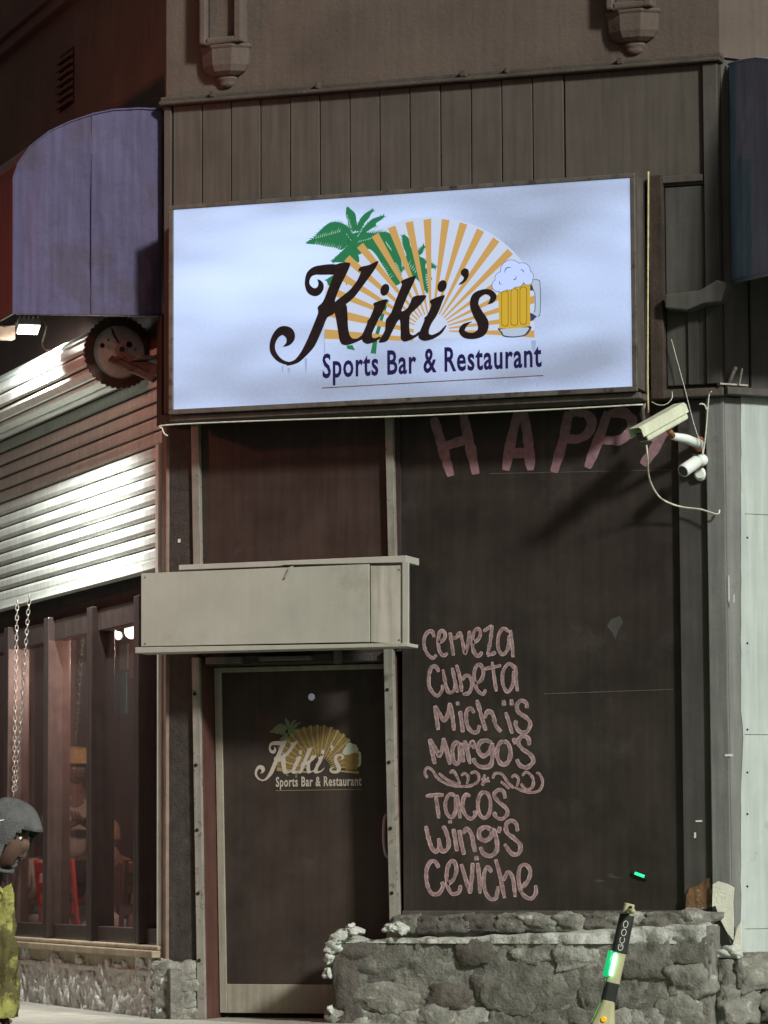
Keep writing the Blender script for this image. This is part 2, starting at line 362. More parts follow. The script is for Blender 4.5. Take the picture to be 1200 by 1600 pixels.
for i in range(3):
    n_ = max(1, int((outer[i + 1] - outer[i]).length / 1.2)); n_ = min(n_, 12)
    A0, A1 = outer[i], outer[i + 1]; B0, B1 = ko[i], ko[i + 1]
    if i == 0: A0, B0 = A1 + (A0 - A1) * .45, B1 + (B0 - B1) * .45
    if i == 2: A1, B1 = A0 + (A1 - A0) * .45, B0 + (B1 - B0) * .45
    for k in range(n_):
        t0, t1 = k / n_ + .004, (k + 1) / n_ - .004
        q = [A0.lerp(A1, t0), A0.lerp(A1, t1), B0.lerp(B1, t1), B0.lerp(B1, t0)]
        MB().hexa([Vector((v.x, v.y, ROAD - .02)) for v in q] + [Vector((v.x, v.y, 0.006)) for v in q]).build('kerb_stone', 'kerb', pave, bevel=.012)

# ------------------------------------------------------------------ the corner building
bld = thing('corner_building', 'dark brown corner building with a chamfered bar entrance and rough stone base', 'building', (0, 0, 0))
def part(name, m, b, parent=bld, bevel=0.0, **k): return b.build(name, m, parent, bevel, **k)
def prism_plan(b, o, z0, z1, L1=9, L2=9):
    tl, tr_ = math.tan(LA / 2), math.tan(RA / 2)
    a = Vector((-o * tl, -o, 0)); e = Vector((W + o * tr_, -o, 0))
    pl = [a + LW.d * L1, a, e, e + RW.d * L2, Vector((W + 7, 9, 0)), Vector((-7, 9, 0))]
    n = len(pl)
    b.add([v + Vector((0, 0, z0)) for v in pl] + [v + Vector((0, 0, z1)) for v in pl],
          [tuple(range(n)), tuple(range(2 * n - 1, n - 1, -1))] + [(i, (i + 1) % n, n + (i + 1) % n, n + i) for i in range(n)])
    return b
part('upper_wall', 'stucco', prism_plan(MB(), 0.0, 5.615, 9.2))
# cornice above the cladding, a moulding of two steps with a few chips
b = MB(); b.box(FR, -.02, W + .02, 5.575, 5.60, -.05, .085); b.box(FR, -.02, W + .02, 5.60, 5.632, -.05, .055); part('cornice', 'cornice', b, bevel=.008)
for a in (.32, 1.01, 1.93, 2.21, 2.9):
    b = MB(); b.box(FR, a, a + random.uniform(.02, .05), 5.60, 5.640, .05, .09); part('cornice_hook', 'cornice', b, bevel=.006)
a0, z0 = LW.px(110, 0); a1, z1 = LW.px(0, 75)
b = MB(); b.box(LW, .02, 8, 6.72, 6.80, -.02, .07); b.box(LW, .02, 8, 6.80, 6.84, -.02, .11); part('string_course', 'stucco', b, bevel=.01)
b = MB(); b.box(RW, .02, 8, 6.72, 6.80, -.02, .07); b.box(RW, .02, 8, 6.80, 6.84, -.02, .11); part('string_course', 'stucco', b, bevel=.01)
# louvred vent on the side wall
v = MB(); v.box(LW, 2.05, 2.40, 6.03, 6.42, -.01, .004); ve = part('vent', 'gap_dark', v)
for k in range(7):
    z = 6.05 + k * .052
    b = MB(); b.hexa([LW.pt(2.06, z, .006), LW.pt(2.39, z, .006), LW.pt(2.39, z - .01, .04), LW.pt(2.06, z - .01, .04), LW.pt(2.06, z + .034, .006), LW.pt(2.39, z + .034, .006), LW.pt(2.39, z + .004, .045), LW.pt(2.06, z + .004, .045)])
    b.build('slat', 'stucco', ve)
# two pilaster brackets with bulbs and drops
for ac in (.40, 2.985):
    b = MB()
    b.box(FR, ac - .145, ac - .10, 5.93, 9.1, -.02, .10); b.box(FR, ac + .09, ac + .135, 5.93, 9.1, -.02, .10); b.box(FR, ac - .10, ac + .09, 5.93, 9.1, -.02, .055); b.box(FR, ac - .10, ac + .09, 5.93, 5.97, -.02, .10)
    pb = part('pilaster_bracket', 'stucco', b, bevel=.012)
    Mx = Matrix.Translation(FR.pt(ac, 0, 0)) @ Matrix.Diagonal((1, .55, 1, 1))
    b = MB(); b.lathe([(.175, 5.930), (.185, 5.915), (.168, 5.90), (.166, 5.85), (.160, 5.80), (.135, 5.762), (.095, 5.742), (.05, 5.735)], 8, Mx @ Matrix.Rotation(PI / 8, 4, 'Z')); b.build('bulb', 'stucco', pb, bevel=.012)
    b = MB(); b.lathe([(.05, 5.742), (.070, 5.732), (.070, 5.718), (.052, 5.708), (.056, 5.695), (.046, 5.68), (.026, 5.668), (.008, 5.664)], 16, Mx); b.build('drop', 'stucco', pb, smooth=True)
# vertical board cladding behind the sign
b = MB(); b.box(FR, 0.0, W, 3.66, 5.575, -.15, .02); part('cladding_backing', 'cladding_gap', b)
a = .058; i = 0
me_ = None
while a < 2.45:
    w_ = .1925
    b = MB(); o_ = random.uniform(.034, .042); b.box(FR, a + .003, a + w_ - .003, 4.70, 5.572, .02, o_); part('cladding_board', 'cladding', b, bevel=.004)
    a += w_
b = MB(); b.box(FR, .004, .05, 3.66, 5.57, .02, .05); part('corner_strip', 'cladding', b, bevel=.004)
b = MB(); b.box(FR, 2.567, 3.405, 4.86, 5.572, .02, .036); part('cladding_panel', 'cladding', b, bevel=.004)
b = MB(); b.box(FR, 3.41, W - .004, 3.68, 5.57, .02, .06); part('corner_strip', 'grey_paint', b, bevel=.004)
b = MB(); b.box(FR, 0.05, 3.40, 4.875, 4.915, .04, .062); part('head_strip', 'cladding', b, bevel=.004)
# grey infill to the right of the sign
b = MB(); b.box(FR, 3.17, 3.405, 3.68, 4.85, .02, .04); part('infill_panel', 'grey_paint', b, bevel=.004)
b = MB(); b.box(FR, 3.30, 3.36, 3.68, 4.20, .04, .055); part('infill_strip', 'stile_paint', b, bevel=.003)
b = MB(); b.prism(FR, [(3.19, 4.12), (3.32, 4.10), (3.42, 4.135), (3.52, 4.14), (3.56, 4.25), (3.50, 4.27), (3.40, 4.215), (3.19, 4.20)], .04, .16); part('broken_ledge', 'grey_paint', b, bevel=.01)
b = MB(); b.box(FR, 3.085, 3.165, 3.60, 4.92, .02, .10); part('sign_post', 'wood_brown', b, bevel=.004)
# lintel ledge under the cladding
b = MB(); b.box(FR, -.01, W + .01, 3.605, 3.655, -.15, .075); part('lintel', 'cornice', b, bevel=.008)
# -- left pier, transom, window board, stile, pilaster
b = MB(); b.box(FR, 0.02, .205, 0, 3.60, -.20, -.01); part('left_pier', 'dark_wall', b, bevel=.004)
LEAN = 0.018
def lbox(b, a0, a1, z0, z1, o0, o1): return b.box(FR, a0 + LEAN * 1.1, a1 + LEAN * 1.1, z0, z1, o0, o1, lean=LEAN)
b = MB(); b.box(FR, .205, 1.50, 2.18, 3.60, -.20, -.03); part('transom_panel', 'red_board', b)
b = MB(); b.box(FR, .232, .282, 2.2, 3.60, -.03, .012, lean=.018); part('transom_bar', 'alu_trim', b, bevel=.003)
b = MB(); b.box(FR, 1.49, 1.537, 2.2, 3.60, -.03, .012, lean=.02); part('transom_bar', 'alu_trim', b, bevel=.003)
# door frame: trims, jambs and head
b = MB(); lbox(b, .195, .245, 0.0, 2.17, -.01, .02); dt = part('door_trim', 'alu_trim', b, bevel=.003)
b = MB(); lbox(b, 1.425, 1.482, 0.0, 2.19, -.03, .02); dt2 = part('door_trim', 'alu_trim', b, bevel=.003)
for tr_, aa in ((dt, .214), (dt2, 1.446)):
    for z in (.35, .75, 1.13, 1.52, 1.95):
        aj = aa + LEAN * (1.1 - z)
        b = MB(); b.lathe([(.011, 0), (.011, .004), (.006, .007)], 8, Matrix.Translation(FR.pt(aj, z, .021)) @ Matrix.Rotation(PI / 2, 4, 'X')); b.build('screw', 'gap_dark', tr_)
b = MB(); lbox(b, .206, .250, 0.0, 2.17, -.30, -.011); part('door_jamb', 'jamb_red', b, bevel=.003)
b = MB(); lbox(b, 1.430, 1.478, 0.0, 2.17, -.30, -.031); part('door_jamb', 'jamb_red', b, bevel=.003)
b = MB(); b.box(FR, .25, 1.44, 2.125, 2.178, -.30, -.02); part('door_head', 'dark_wall', b, bevel=.004)
b = MB(); b.box(FR, .27, .50, 2.13, 2.17, -.018, .03); b.box(FR, .62, .95, 2.14, 2.165, -.018, .04); b.box(FR, 1.1, 1.13, 2.11, 2.19, -.018, .05); part('head_bracket', 'frame_metal', b, bevel=.004)
# door leaf
DO = -.20
door = thing_door = bpy.data.objects.new('door', None); COL.objects.link(door); door.parent = bld; door.location = (0, 0, 0)
b = MB(); lbox(b, .300, 1.40, .205, 2.09, DO - .045, DO - .004); pnl = part('panel', 'door_paint', b, door)
b = MB(); lbox(b, .256, .302, .03, 2.118, DO - .045, DO + .008); part('stile', 'door_beige', b, door, bevel=.003)
b = MB(); lbox(b, 1.398, 1.43, .03, 2.118, DO - .045, DO + .008); part('stile', 'door_beige', b, door, bevel=.003)
b = MB(); lbox(b, .302, 1.398, 2.088, 2.118, DO - .045, DO + .006); part('rail', 'door_beige', b, door, bevel=.003)
b = MB(); lbox(b, .302, 1.398, .03, .203, DO - .045, DO + .006); part('kick_plate', 'door_beige', b, door, bevel=.003)
a_, z_ = FR.px(487, 1089, DO)
b = MB(); b.lathe([(.02, 0), (.022, .006), (.012, .012)], 14, Matrix.Translation(FR.pt(a_, z_, DO - .003)) @ Matrix.Rotation(PI / 2, 4, 'X')); part('peephole', 'peep', b, door)
pts = [FR.pt(*FR.px(x, y, DO + .05), DO + k) for x, y, k in ((603, 1272, 0), (601, 1278, .045), (600, 1305, .055), (602, 1333, .045), (605, 1340, 0))]
b = MB(); b.tube([tuple(p) for p in spline(pts, 4)], .011, 8); part('handle', 'beige_metal', b, door, smooth=True)
# window blacked out with a painted board
WO = -.05
win = bpy.data.objects.new('shop_window', None); COL.objects.link(win); win.parent = bld
b = MB(); b.box(FR, 1.50, 3.215, .62, 3.60, -.20, WO); wb = part('pane', 'dark_board', b, win)
for (x0, y0, x1, y1, th) in ((765, 741, 1052, 735, .006), (850, 1085, 1052, 1078, .006)):
    s0, zz0 = FR.px(x0, y0, WO); s1, zz1 = FR.px(x1, y1, WO)
    b = MB(); b.hexa([FR.pt(s0, zz0, WO), FR.pt(s1, zz1, WO), FR.pt(s1, zz1, WO + .002), FR.pt(s0, zz0, WO + .002), FR.pt(s0, zz0 + th, WO), FR.pt(s1, zz1 + th, WO), FR.pt(s1, zz1 + th, WO + .002), FR.pt(s0, zz0 + th, WO + .002)])
    part('film_seam', 'grey_paint', b, win)
b = MB(); b.box(FR, 1.505, 1.555, .62, 2.7, WO, WO + .012); part('edge_strip', 'dark_board', b, win)
b = MB(); b.box(FR, 3.215, 3.392, .60, 3.60, -.20, -.012); part('stile', 'stile_paint', b, bevel=.004)
b = MB(); b.box(FR, 3.39, W, 0.35, 3.604, -.20, .022); part('pilaster', 'pilaster_paint', b, bevel=.006)
b = MB(); b.box(RW, 0.0, .17, 0.35, 3.604, -.2, .002); part('pilaster_return', 'pilaster_paint', b)
# small tags and scuffs on pilaster
for (x, y, w_, h_, F_, oo, mm_) in ((1139, 1180, .05, .014, FR, .024, 'pale_trim'), (1092, 1283, .04, .010, FR, -.010, 'pale_trim'), (1086, 1305, .012, .035, FR, -.010, 'pale_trim'), (1139, 920, .006, .16, FR, .024, 'pale_trim'), (1147, 935, .006, .05, FR, .024, 'pale_trim'), (280, 845, .016, .024, FR, -.008, 'pale_trim')):
    s0, zz = F_.px(x, y, oo); b = MB()
    b.prism(F_, [(s0 - w_ / 2, zz - h_ / 2), (s0 + w_ / 2, zz - h_ * .4), (s0 + w_ * .4, zz + h_ / 2), (s0 - w_ * .45, zz + h_ * .4)], oo - .002, oo + .003); part('scuff', mm_, b)
b = MB(); pp = [(955, 968), (968, 962), (974, 972), (966, 985), (962, 1000), (956, 988), (948, 978)]
b.flat(FR, [FR.px(x, y, WO) for x, y in pp], WO + .0015); part('smudge', 'stile_paint', b, win, tri=True)
# right wing: pale painted sheet with wobbly edge, dark wall above, ledge
ed = []
for k in range(40):
    y = 618 + k * (1488 - 618) / 39
    ed.append(RW.px(1157.5 + 1.6 * noise.noise(Vector((k * .9, 0, 0))) + (2.5 if 22 < k < 27 else 0), y, .004))
b = MB(); zt, zb = ed[0][1], ed[-1][1]
b.prism(RW, ed + [(4.5, zb), (4.5, zt)], -.15, .006); part('painted_sheet', 'pale_paint', b)
for (y0) in (803, 1148, 1452):
    s0, zz = RW.px(1159, y0, .006); L_ = 3.2
    b = MB(); b.box(RW, s0 + .02, s0 + .02 + L_, zz, zz + .0035, .004, .0068); part('sheet_joint', 'grey_paint', b)
for y0 in (840, 1005, 1140, 1207, 1272, 1385):
    s0, zz = RW.px(1163, y0, .006)
    b = MB(); b.lathe([(.007, 0), (.006, .004)], 8, Matrix.Translation(RW.pt(s0 + .02, zz, .005)) @ RW.n.to_track_quat('Z', 'Y').to_matrix().to_4x4()); part('nail', 'gap_dark', b)
b = MB(); b.box(RW, .006, 6, 3.66, 5.60, -.15, 0.0); part('wing_wall', 'grey_paint', b)
b = MB(); b.box(RW, .17, .178, 3.67, 4.30, 0, .012); part('wall_joint', 'gap_dark', b)
b = MB(); b.box(RW, -.03, 6, 3.612, 3.655, -.10, .085); part('flashing', 'grey_paint', b, bevel=.005)
b = MB(); b.box(RW, .17, 6, 0.35, zb - .002, -.15, .0); part('wing_wall', 'dark_wall', b)
# left wing: corner post, shutter head wall, window opening
b = MB(); b.box(LW, 0.0, .09, .30, 3.60, -.2, .0); part('corner_post', 'post_wood', b, bevel=.004)
b = MB(); b.box(LW, 0.005, 6, 3.66, 5.61, -.2, -.06); part('wing_wall', 'red_board', b)
b = MB(); b.box(LW, 0.09, 6, 2.55, 3.66, -.25, -.10); part('shutter_head', 'dark_wall', b)
b = MB(); b.box(LW, .005, .10, 3.60, 4.28, -.10, .03); part('corner_post_head', 'red_board', b, bevel=.004)
b = MB(); b.box(LW, 0.06, 5.5, .36, .405, -.25, .07); b.box(LW, 0.06, 5.5, .405, .432, -.25, .035); part('sill', 'sill_wood', b, bevel=.008)
b = MB(); b.box(LW, 0.03, 5.5, .285, .362, -.25, .02); part('sill_board', 'sill_wood', b, bevel=.006)
# folding window: posts, rails, panes
fw_ = bpy.data.objects.new('folding_window', None); COL.objects.link(fw_); fw_.parent = bld
posts = [.56, 1.60, 2.64, 3.68, 4.72]
for s_ in posts:
    b = MB(); b.box(LW, s_, s_ + .06, .435, 2.60, -.16, .0); b.box(LW, s_ + .072, s_ + .13, .435, 2.60, -.16, -.005); part('stile', 'window_frame', b, fw_, bevel=.006)
b = MB(); b.box(LW, .10, .22, .435, 2.60, -.16, -.02); part('stile', 'window_frame', b, fw_, bevel=.006)
prev = .22
for s_ in posts:
    b = MB(); b.box(LW, prev + .002, s_ - .002, .435, .53, -.14, -.045); part('bottom_rail', 'window_frame', b, fw_, bevel=.005)
    b = MB(); b.box(LW, prev + .002, s_ - .002, 2.44, 2.58, -.14, -.045); part('top_rail', 'window_frame', b, fw_, bevel=.005)
    b = MB(); b.box(LW, prev + .002, s_ - .002, .53, 2.44, -.105, -.099); part('glass', 'window_glass', b, fw_)
    prev = s_ + .13
b = MB(); b.box(LW, .09, .118, .435, 2.70, -.16, .02); part('edge_trim', 'white_trim', b, bevel=.003)
# interior of the bar
b = MB(); b.box(LW, -2, 7.5, -.02, 3.4, -3.6, -3.5); part('back_wall', 'interior', b)
b = MB(); pl = [LW.pt(.3, 0, -.25), LW.pt(6.5, 0, -.25), LW.pt(6.5, 0, -3.5), LW.pt(-1.5, 0, -3.5), FR.pt(1.4, 0, -.35)]
b.add([v + Vector((0, 0, .012)) for v in pl], [(0, 1, 2, 3, 4)]); part('floor', 'interior_floor', b)
b = MB(); b.add([v + Vector((0, 0, 3.0)) for v in pl], [(0, 1, 2, 3, 4)]); part('ceiling', 'interior', b)
b = MB(); b.box(LW, 6.5, 6.6, 0, 3.4, -3.5, -.2); part('side_wall', 'interior', b)
b = MB(); b.box(FR, .25, W, 0, 3.6, -.45, -.35); part('lining', 'interior', b)

# ------------------------------------------------------------------ stones
def stone_mesh(k, m, sub=8, rough=.17, squash=.48):
    bm = bmesh.new(); bmesh.ops.create_cube(bm, size=1.0)
    bmesh.ops.subdivide_edges(bm, edges=bm.edges, cuts=sub, use_grid_fill=True)
    for v in bm.verts:
        p = v.co.copy(); n = p.normalized() * .62
        p = p.lerp(n, squash)
        q = p * 2.2 + Vector((k * 7.3, k * 3.1, k))
        d = noise.fractal(q, .75, 2.2, 6) * rough + noise.noise(q * .6) * rough * .8 + abs(noise.noise(q * 1.5)) * rough * .6
        v.co = p + p.normalized() * d
    for f in bm.faces: f.smooth = True
    me = bpy.data.meshes.new('stone'); bm.to_mesh(me); bm.free(); me.materials.append(MATS[m]); return me
def lay(parent, me, F, a, z, o, w, h, d, rot=0.0):
    ob = bpy.data.objects.new('stone', me); COL.objects.link(ob); ob.parent = parent
    X = F.d; Y = F.n; R = Matrix((X, Y, Vector((0, 0, 1)))).transposed()
    mw = Matrix.Translation(F.pt(a, z, o)) @ R.to_4x4() @ Matrix.Rotation(rot, 4, 'Y') @ Matrix.Diagonal((w, d, h, 1))
    ob.matrix_local = mw; return ob
def rough_block(name, m, F, a0, a1, zf, z0, o0, o1, nx, nz, amp, parent, no=3):
    # bumpy mortar mass: front grid plus a top, outline zf(a)
    b = MB(); V = {}
    cols = nx + 1
    prof = [(o1, k / nz) for k in range(nz + 1)] + [(o1 + (o0 - o1) * (j / no), 1.0) for j in range(1, no + 1)]
    rows = len(prof)
    for i in range(cols):
        a = a0 + (a1 - a0) * i / nx
        for r, (o, t) in enumerate(prof):
            z = z0 + (zf(a) - z0) * t
            q = Vector((a * 5, z * 5, o * 5)); d = noise.fractal(q, .9, 2, 5)
            b.v.append(F.pt(a + .5 * amp * noise.noise(q * 2.1 + Vector((9, 0, 0))), z + (amp * .5 * noise.noise(q * 1.7 + Vector((0, 5, 0))) if t >= 1 else 0), o + (amp * d if r <= nz else 0)))
    for i in range(nx):
        for r in range(rows - 1):
            p = i * rows + r; b.f.append((p, p + rows, p + rows + 1, p + 1))
    for i in (0, nx):                                       # close both ends
        base = len(b.v)
        ring = [b.v[i * rows + r] for r in range(rows)]
        o_in = F.pt(a0 if i == 0 else a1, z0, o0); b.v.append(o_in)
        for r in range(rows - 1): b.f.append((i * rows + r, i * rows + r + 1, base))
    return b.build(name, m, parent, smooth=True)
SM = [stone_mesh(k, ('stone', 'stone_mid', 'stone_pale', 'stone')[k % 4], 9, .20, .45) for k in range(12)]
SB = [stone_mesh(k + 20, 'stone_brown') for k in range(4)]
SL = [stone_mesh(k + 40, 'stone_light', 6, .30, .6) for k in range(8)]
SWt = [stone_mesh(k + 60, 'mortar_white', 5, .32, .6) for k in range(4)]
zf1 = lambda a: .485 + max(0, a - 1.9) * .055 + .012 * noise.noise(Vector((a * 4, 3, 0)))
pl1 = bpy.data.objects.new('stone_plinth', None); COL.objects.link(pl1); pl1.parent = bld
rough_block('mortar_bed', 'mortar', FR, 1.20, 3.43, lambda a: zf1(a) - .01, -.02, -.02, .295, 150, 36, .030, pl1)
# individual rubble stones of the front face: (px x, px y, w, h) in the photograph, laid on the plinth face
ST = [(590, 1510, 90, 50, 's'), (680, 1505, 70, 50, 's'), (600, 1560, 100, 46, 's'), (700, 1560, 66, 40, 'b'), (793, 1538, 88, 84, 's'), (655, 1592, 90, 30, 's'), (860, 1560, 84, 74, 's'),
      (742, 1488, 52, 36, 'b'), (835, 1486, 70, 36, 's'), (905, 1495, 66, 40, 's'), (935, 1560, 56, 64, 's'), (1010, 1500, 70, 52, 's'), (1000, 1560, 72, 56, 's'), (1070, 1485, 64, 38, 's'), (1075, 1530, 62, 46, 's'), (1060, 1588, 70, 48, 's'),
      (770, 1600, 60, 34, 's'), (545, 1530, 44, 80, 'b'), (548, 1592, 46, 46, 'b'), (865, 1612, 66, 34, 's'), (960, 1612, 76, 40, 's'), (560, 1488, 60, 26, 'b')]
for k, (x, y, w_, h_, kk) in enumerate(ST):
    a, z = FR.px(x, y, .30); S_ = .00372
    lay(pl1, random.choice(SM if kk == 's' else SB), FR, a, z, .262, w_ * S_ * 1.0, h_ * S_ * 1.0, random.uniform(.085, .125), random.uniform(-.12, .12))
# lower rows run down to the pavement
for k in range(12):
    a = 1.28 + k * .18; lay(pl1, random.choice(SM), FR, a, random.uniform(-.005, .03), .262, random.uniform(.18, .24), random.uniform(.12, .17), .11, random.uniform(-.1, .1))
# upper course under the window board
a = 1.47
while a < 3.36:
    w_ = random.uniform(.13, .24)
    lay(pl1, random.choice(SM[:6] + SB[:2]), FR, a + w_ / 2, .565 + (a - 1.47) * .012, .02, w_ * 1.05, random.uniform(.085, .105), .11, random.uniform(-.06, .06)); a += w_
b = MB(); b.box(FR, 1.42, 3.40, .30, .575, -.2, .03); part('bed', 'mortar', b, pl1)
b = MB(); b.box(FR, 1.50, 3.40, .60, .645, -.2, -.02); part('sill_strip', 'grey_paint', b, pl1, bevel=.005)
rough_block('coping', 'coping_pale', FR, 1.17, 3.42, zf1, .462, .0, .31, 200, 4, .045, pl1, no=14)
# white mortar lumps at the broken left end
for (x, y, w_, h_) in ((532, 1462, 34, 18), (520, 1480, 26, 22), (514, 1498, 14, 18), (512, 1520, 13, 18), (553, 1455, 22, 12), (608, 1450, 17, 13), (624, 1451, 20, 15), (545, 1448, 12, 8), (516, 1578, 8, 14), (528, 1470, 18, 12)):
    a, z = FR.px(x, y, .32); lay(pl1, random.choice(SWt), FR, a, z, .30, w_ * .0034, h_ * .0032, .07, random.uniform(-.5, .5))
# left wing plinth: rough pale rubble
pl2 = bpy.data.objects.new('stone_plinth', None); COL.objects.link(pl2); pl2.parent = bld
b = MB(); b.box(LW, -.1, 5.5, -.02, .30, -.25, .0); part('bed', 'mortar', b, pl2)
rough_block('mortar_bed', 'stone_light', LW, .0, 5.4, lambda a: .27, -.02, -.1, .012, 420, 24, .028, pl2)
a = .06
while a < 4.6:
    z = -.01
    w_ = random.uniform(.07, .13)
    while z < .23:
        h_ = random.uniform(.06, .11)
        lay(pl2, random.choice(SL), LW, a + random.uniform(-.02, .02), z + h_ / 2, random.uniform(-.005, .008), w_ * 1.2, h_ * 1.6, random.uniform(.05, .085), random.uniform(-.25, .25)); z += h_ * .92
    a += w_
rough_block('coping', 'mortar_white', LW, .03, 5.4, lambda a: .283, .25, -.1, .045, 260, 3, .022, pl2, no=2)
# pier foot between door and left wing
for k in range(8):
    lay(pl2, random.choice(SM), FR, .0 + (k % 2) * .13, .03 + (k // 2) * .085, -.006, .155, .10, .07, random.uniform(-.15, .15))
b = MB(); b.box(FR, -.06, .20, -.02, .33, -.2, .0); part('bed', 'mortar', b, pl2)
# right wing plinth
pl3 = bpy.data.objects.new('stone_plinth', None); COL.objects.link(pl3); pl3.parent = bld
rough_block('mortar_bed', 'mortar', RW, -.1, 3.5, lambda a: .37 + .02 * noise.noise(Vector((a * 3, 0, 0))), -.02, -.2, .06, 90, 14, .05, pl3)
for k in range(22):
    lay(pl3, random.choice(SM), RW, -.02 + (k % 11) * .28 + (k // 11) * .12, .10 + (k // 11) * .19, .05, random.uniform(.22, .32), random.uniform(.17, .22), .16, random.uniform(-.15, .15))
# peeling plaster and exposed wood at the foot of the pilaster
b = MB(); pp = [(1114, 1382), (1122, 1377), (1136, 1381), (1147, 1387), (1145, 1410), (1146, 1440), (1146, 1469), (1137, 1458), (1126, 1437), (1118, 1415), (1113, 1417)]
b.prism(FR, [FR.px(x, y, .03) for x, y in pp], .02, .034); part('plaster_patch', 'plaster', b)
b = MB(); pp = [(1071, 1420), (1073, 1398), (1078, 1388), (1090, 1384), (1100, 1375), (1111, 1370), (1113, 1392), (1111, 1420)]
b.prism(FR, [FR.px(x, y, 0) for x, y in pp], -.012, .004); part('rotten_wood', 'old_wood', b)
b = MB(); pp = [(1152, 1450), (1158, 1440), (1158, 1488), (1149, 1489), (1145, 1478)]
b.prism(FR, [FR.px(x, y, .03) for x, y in pp], .02, .036); part('plaster_patch', 'plaster', b)
b = MB(); pp = [(1100, 1432), (1116, 1420), (1130, 1450), (1143, 1478), (1136, 1484), (1120, 1470), (1108, 1458)]
b.prism(FR, [FR.px(x, y, .03) for x, y in pp], .018, .027); part('bare_patch', 'gap_dark', b)
for (x, y, w_, h_) in ((1140, 1485, 18, 12), (1128, 1490, 22, 10), (1152, 1492, 14, 10)):
    a, z = FR.px(x, y, .06); lay(pl3, random.choice(SWt), FR, a, z, .06, w_ * .0042, h_ * .0042, .06)

# ------------------------------------------------------------------ lit sign with logo
sign = thing('lit_sign', 'large backlit white sign box with palm, sunburst and beer mug logo above the entrance', 'sign', FR.pt(1.6, 3.6, .1))
SO = .30
b = MB(); b.box(FR, .150, 3.055, 3.645, 4.893, .045, SO - .012); part('case', 'sign_side', b, sign, bevel=.004)
fc = []
fr_z0, fr_z1, fr_a0, fr_a1 = 3.652, 4.872, .172, 3.030
for (a0, a1, z0, z1) in ((fr_a0 - .028, fr_a1 + .03, fr_z1, fr_z1 + .026), (fr_a0 - .028, fr_a1 + .03, fr_z0 - .03, fr_z0), (fr_a0 - .028, fr_a0, fr_z0, fr_z1), (fr_a1, fr_a1 + .03, fr_z0, fr_z1)):
    b = MB(); b.box(FR, a0, a1, z0, z1, SO - .012, SO + .012); part('rim', 'frame_metal', b, sign, bevel=.004)
b = MB(); b.box(FR, .14, 3.07, 3.585, 3.62, .08, SO - .02); part('bottom_tray', 'sign_side', b, sign, bevel=.004)
b = MB(); b.box(FR, fr_a0 + .001, fr_a1 - .001, fr_z0 + .001, fr_z1 - .001, SO - .011, SO); face = part('face_panel', 'sign_face', b, sign)
# a mapping from photo pixels to the sign sheet, and a scaled copy of it for the door transfer
def on_sign(x, y): return FR.px(x, y, SO)
LOGO_C = on_sign(640, 470); DOOR_C = FR.px(484.5, 1183, DO); LS = .405
def on_door(x, y):
    a, z = on_sign(x, y); return DOOR_C[0] + (a - LOGO_C[0]) * LS, DOOR_C[1] + (z - LOGO_C[1]) * LS
def R1(pts): return [(410 + p[0] / 6, 390 + p[1] / 6) for p in pts]
def R2(pts): return [(580 + p[0] / 6, 390 + p[1] / 6) for p in pts]
def Z2(pts): return [(400 + p[0] / 2.5, 300 + p[1] / 2.5) for p in pts]
def P3(pts): return [(470 + p[0] / 5.4545, 310 + p[1] / 5.4545) for p in pts]
def MG(pts): return [(740 + p[0] / 10, 390 + p[1] / 10) for p in pts]
def stroke_poly(pts, n=7):                          # (x, y, width) -> outline polygon
    P = spline(pts, n); Lf, Rt = [], []
    for i, p in enumerate(P):
        q0, q1 = P[max(i - 1, 0)], P[min(i + 1, len(P) - 1)]
        d = Vector((q1.x - q0.x, q1.y - q0.y)); d = d.normalized() if d.length > 1e-9 else Vector((1, 0)); nn = Vector((-d.y, d.x)) * p.z / 2
        Lf.append((p.x + nn.x, p.y + nn.y)); Rt.append((p.x - nn.x, p.y - nn.y))
    return Lf, Rt
def add_stroke(b, F, pts, conv, to, o, n=7):
    Lf, Rt = stroke_poly(pts, n); Lf = [to(*q) for q in conv(Lf)]; Rt = [to(*q) for q in conv(Rt)]
    m = len(Lf); b.add([F.pt(a, z, o) for a, z in Lf] + [F.pt(a, z, o) for a, z in Rt], [(i, i + 1, m + i + 1, m + i) for i in range(m - 1)])
def add_poly(b, F, pts, to, o, smooth=True):
    q = closed(pts) if smooth else pts
    b.flat(F, [to(*p) for p in q], o)
def ell(cx, cy, rx, ry, rot=0.0, n=20):
    return [(cx + rx * math.cos(t) * math.cos(rot) - ry * math.sin(t) * math.sin(rot), cy + rx * math.cos(t) * math.sin(rot) + ry * math.sin(t) * math.cos(rot)) for t in [2 * PI * k / n for k in range(n)]]
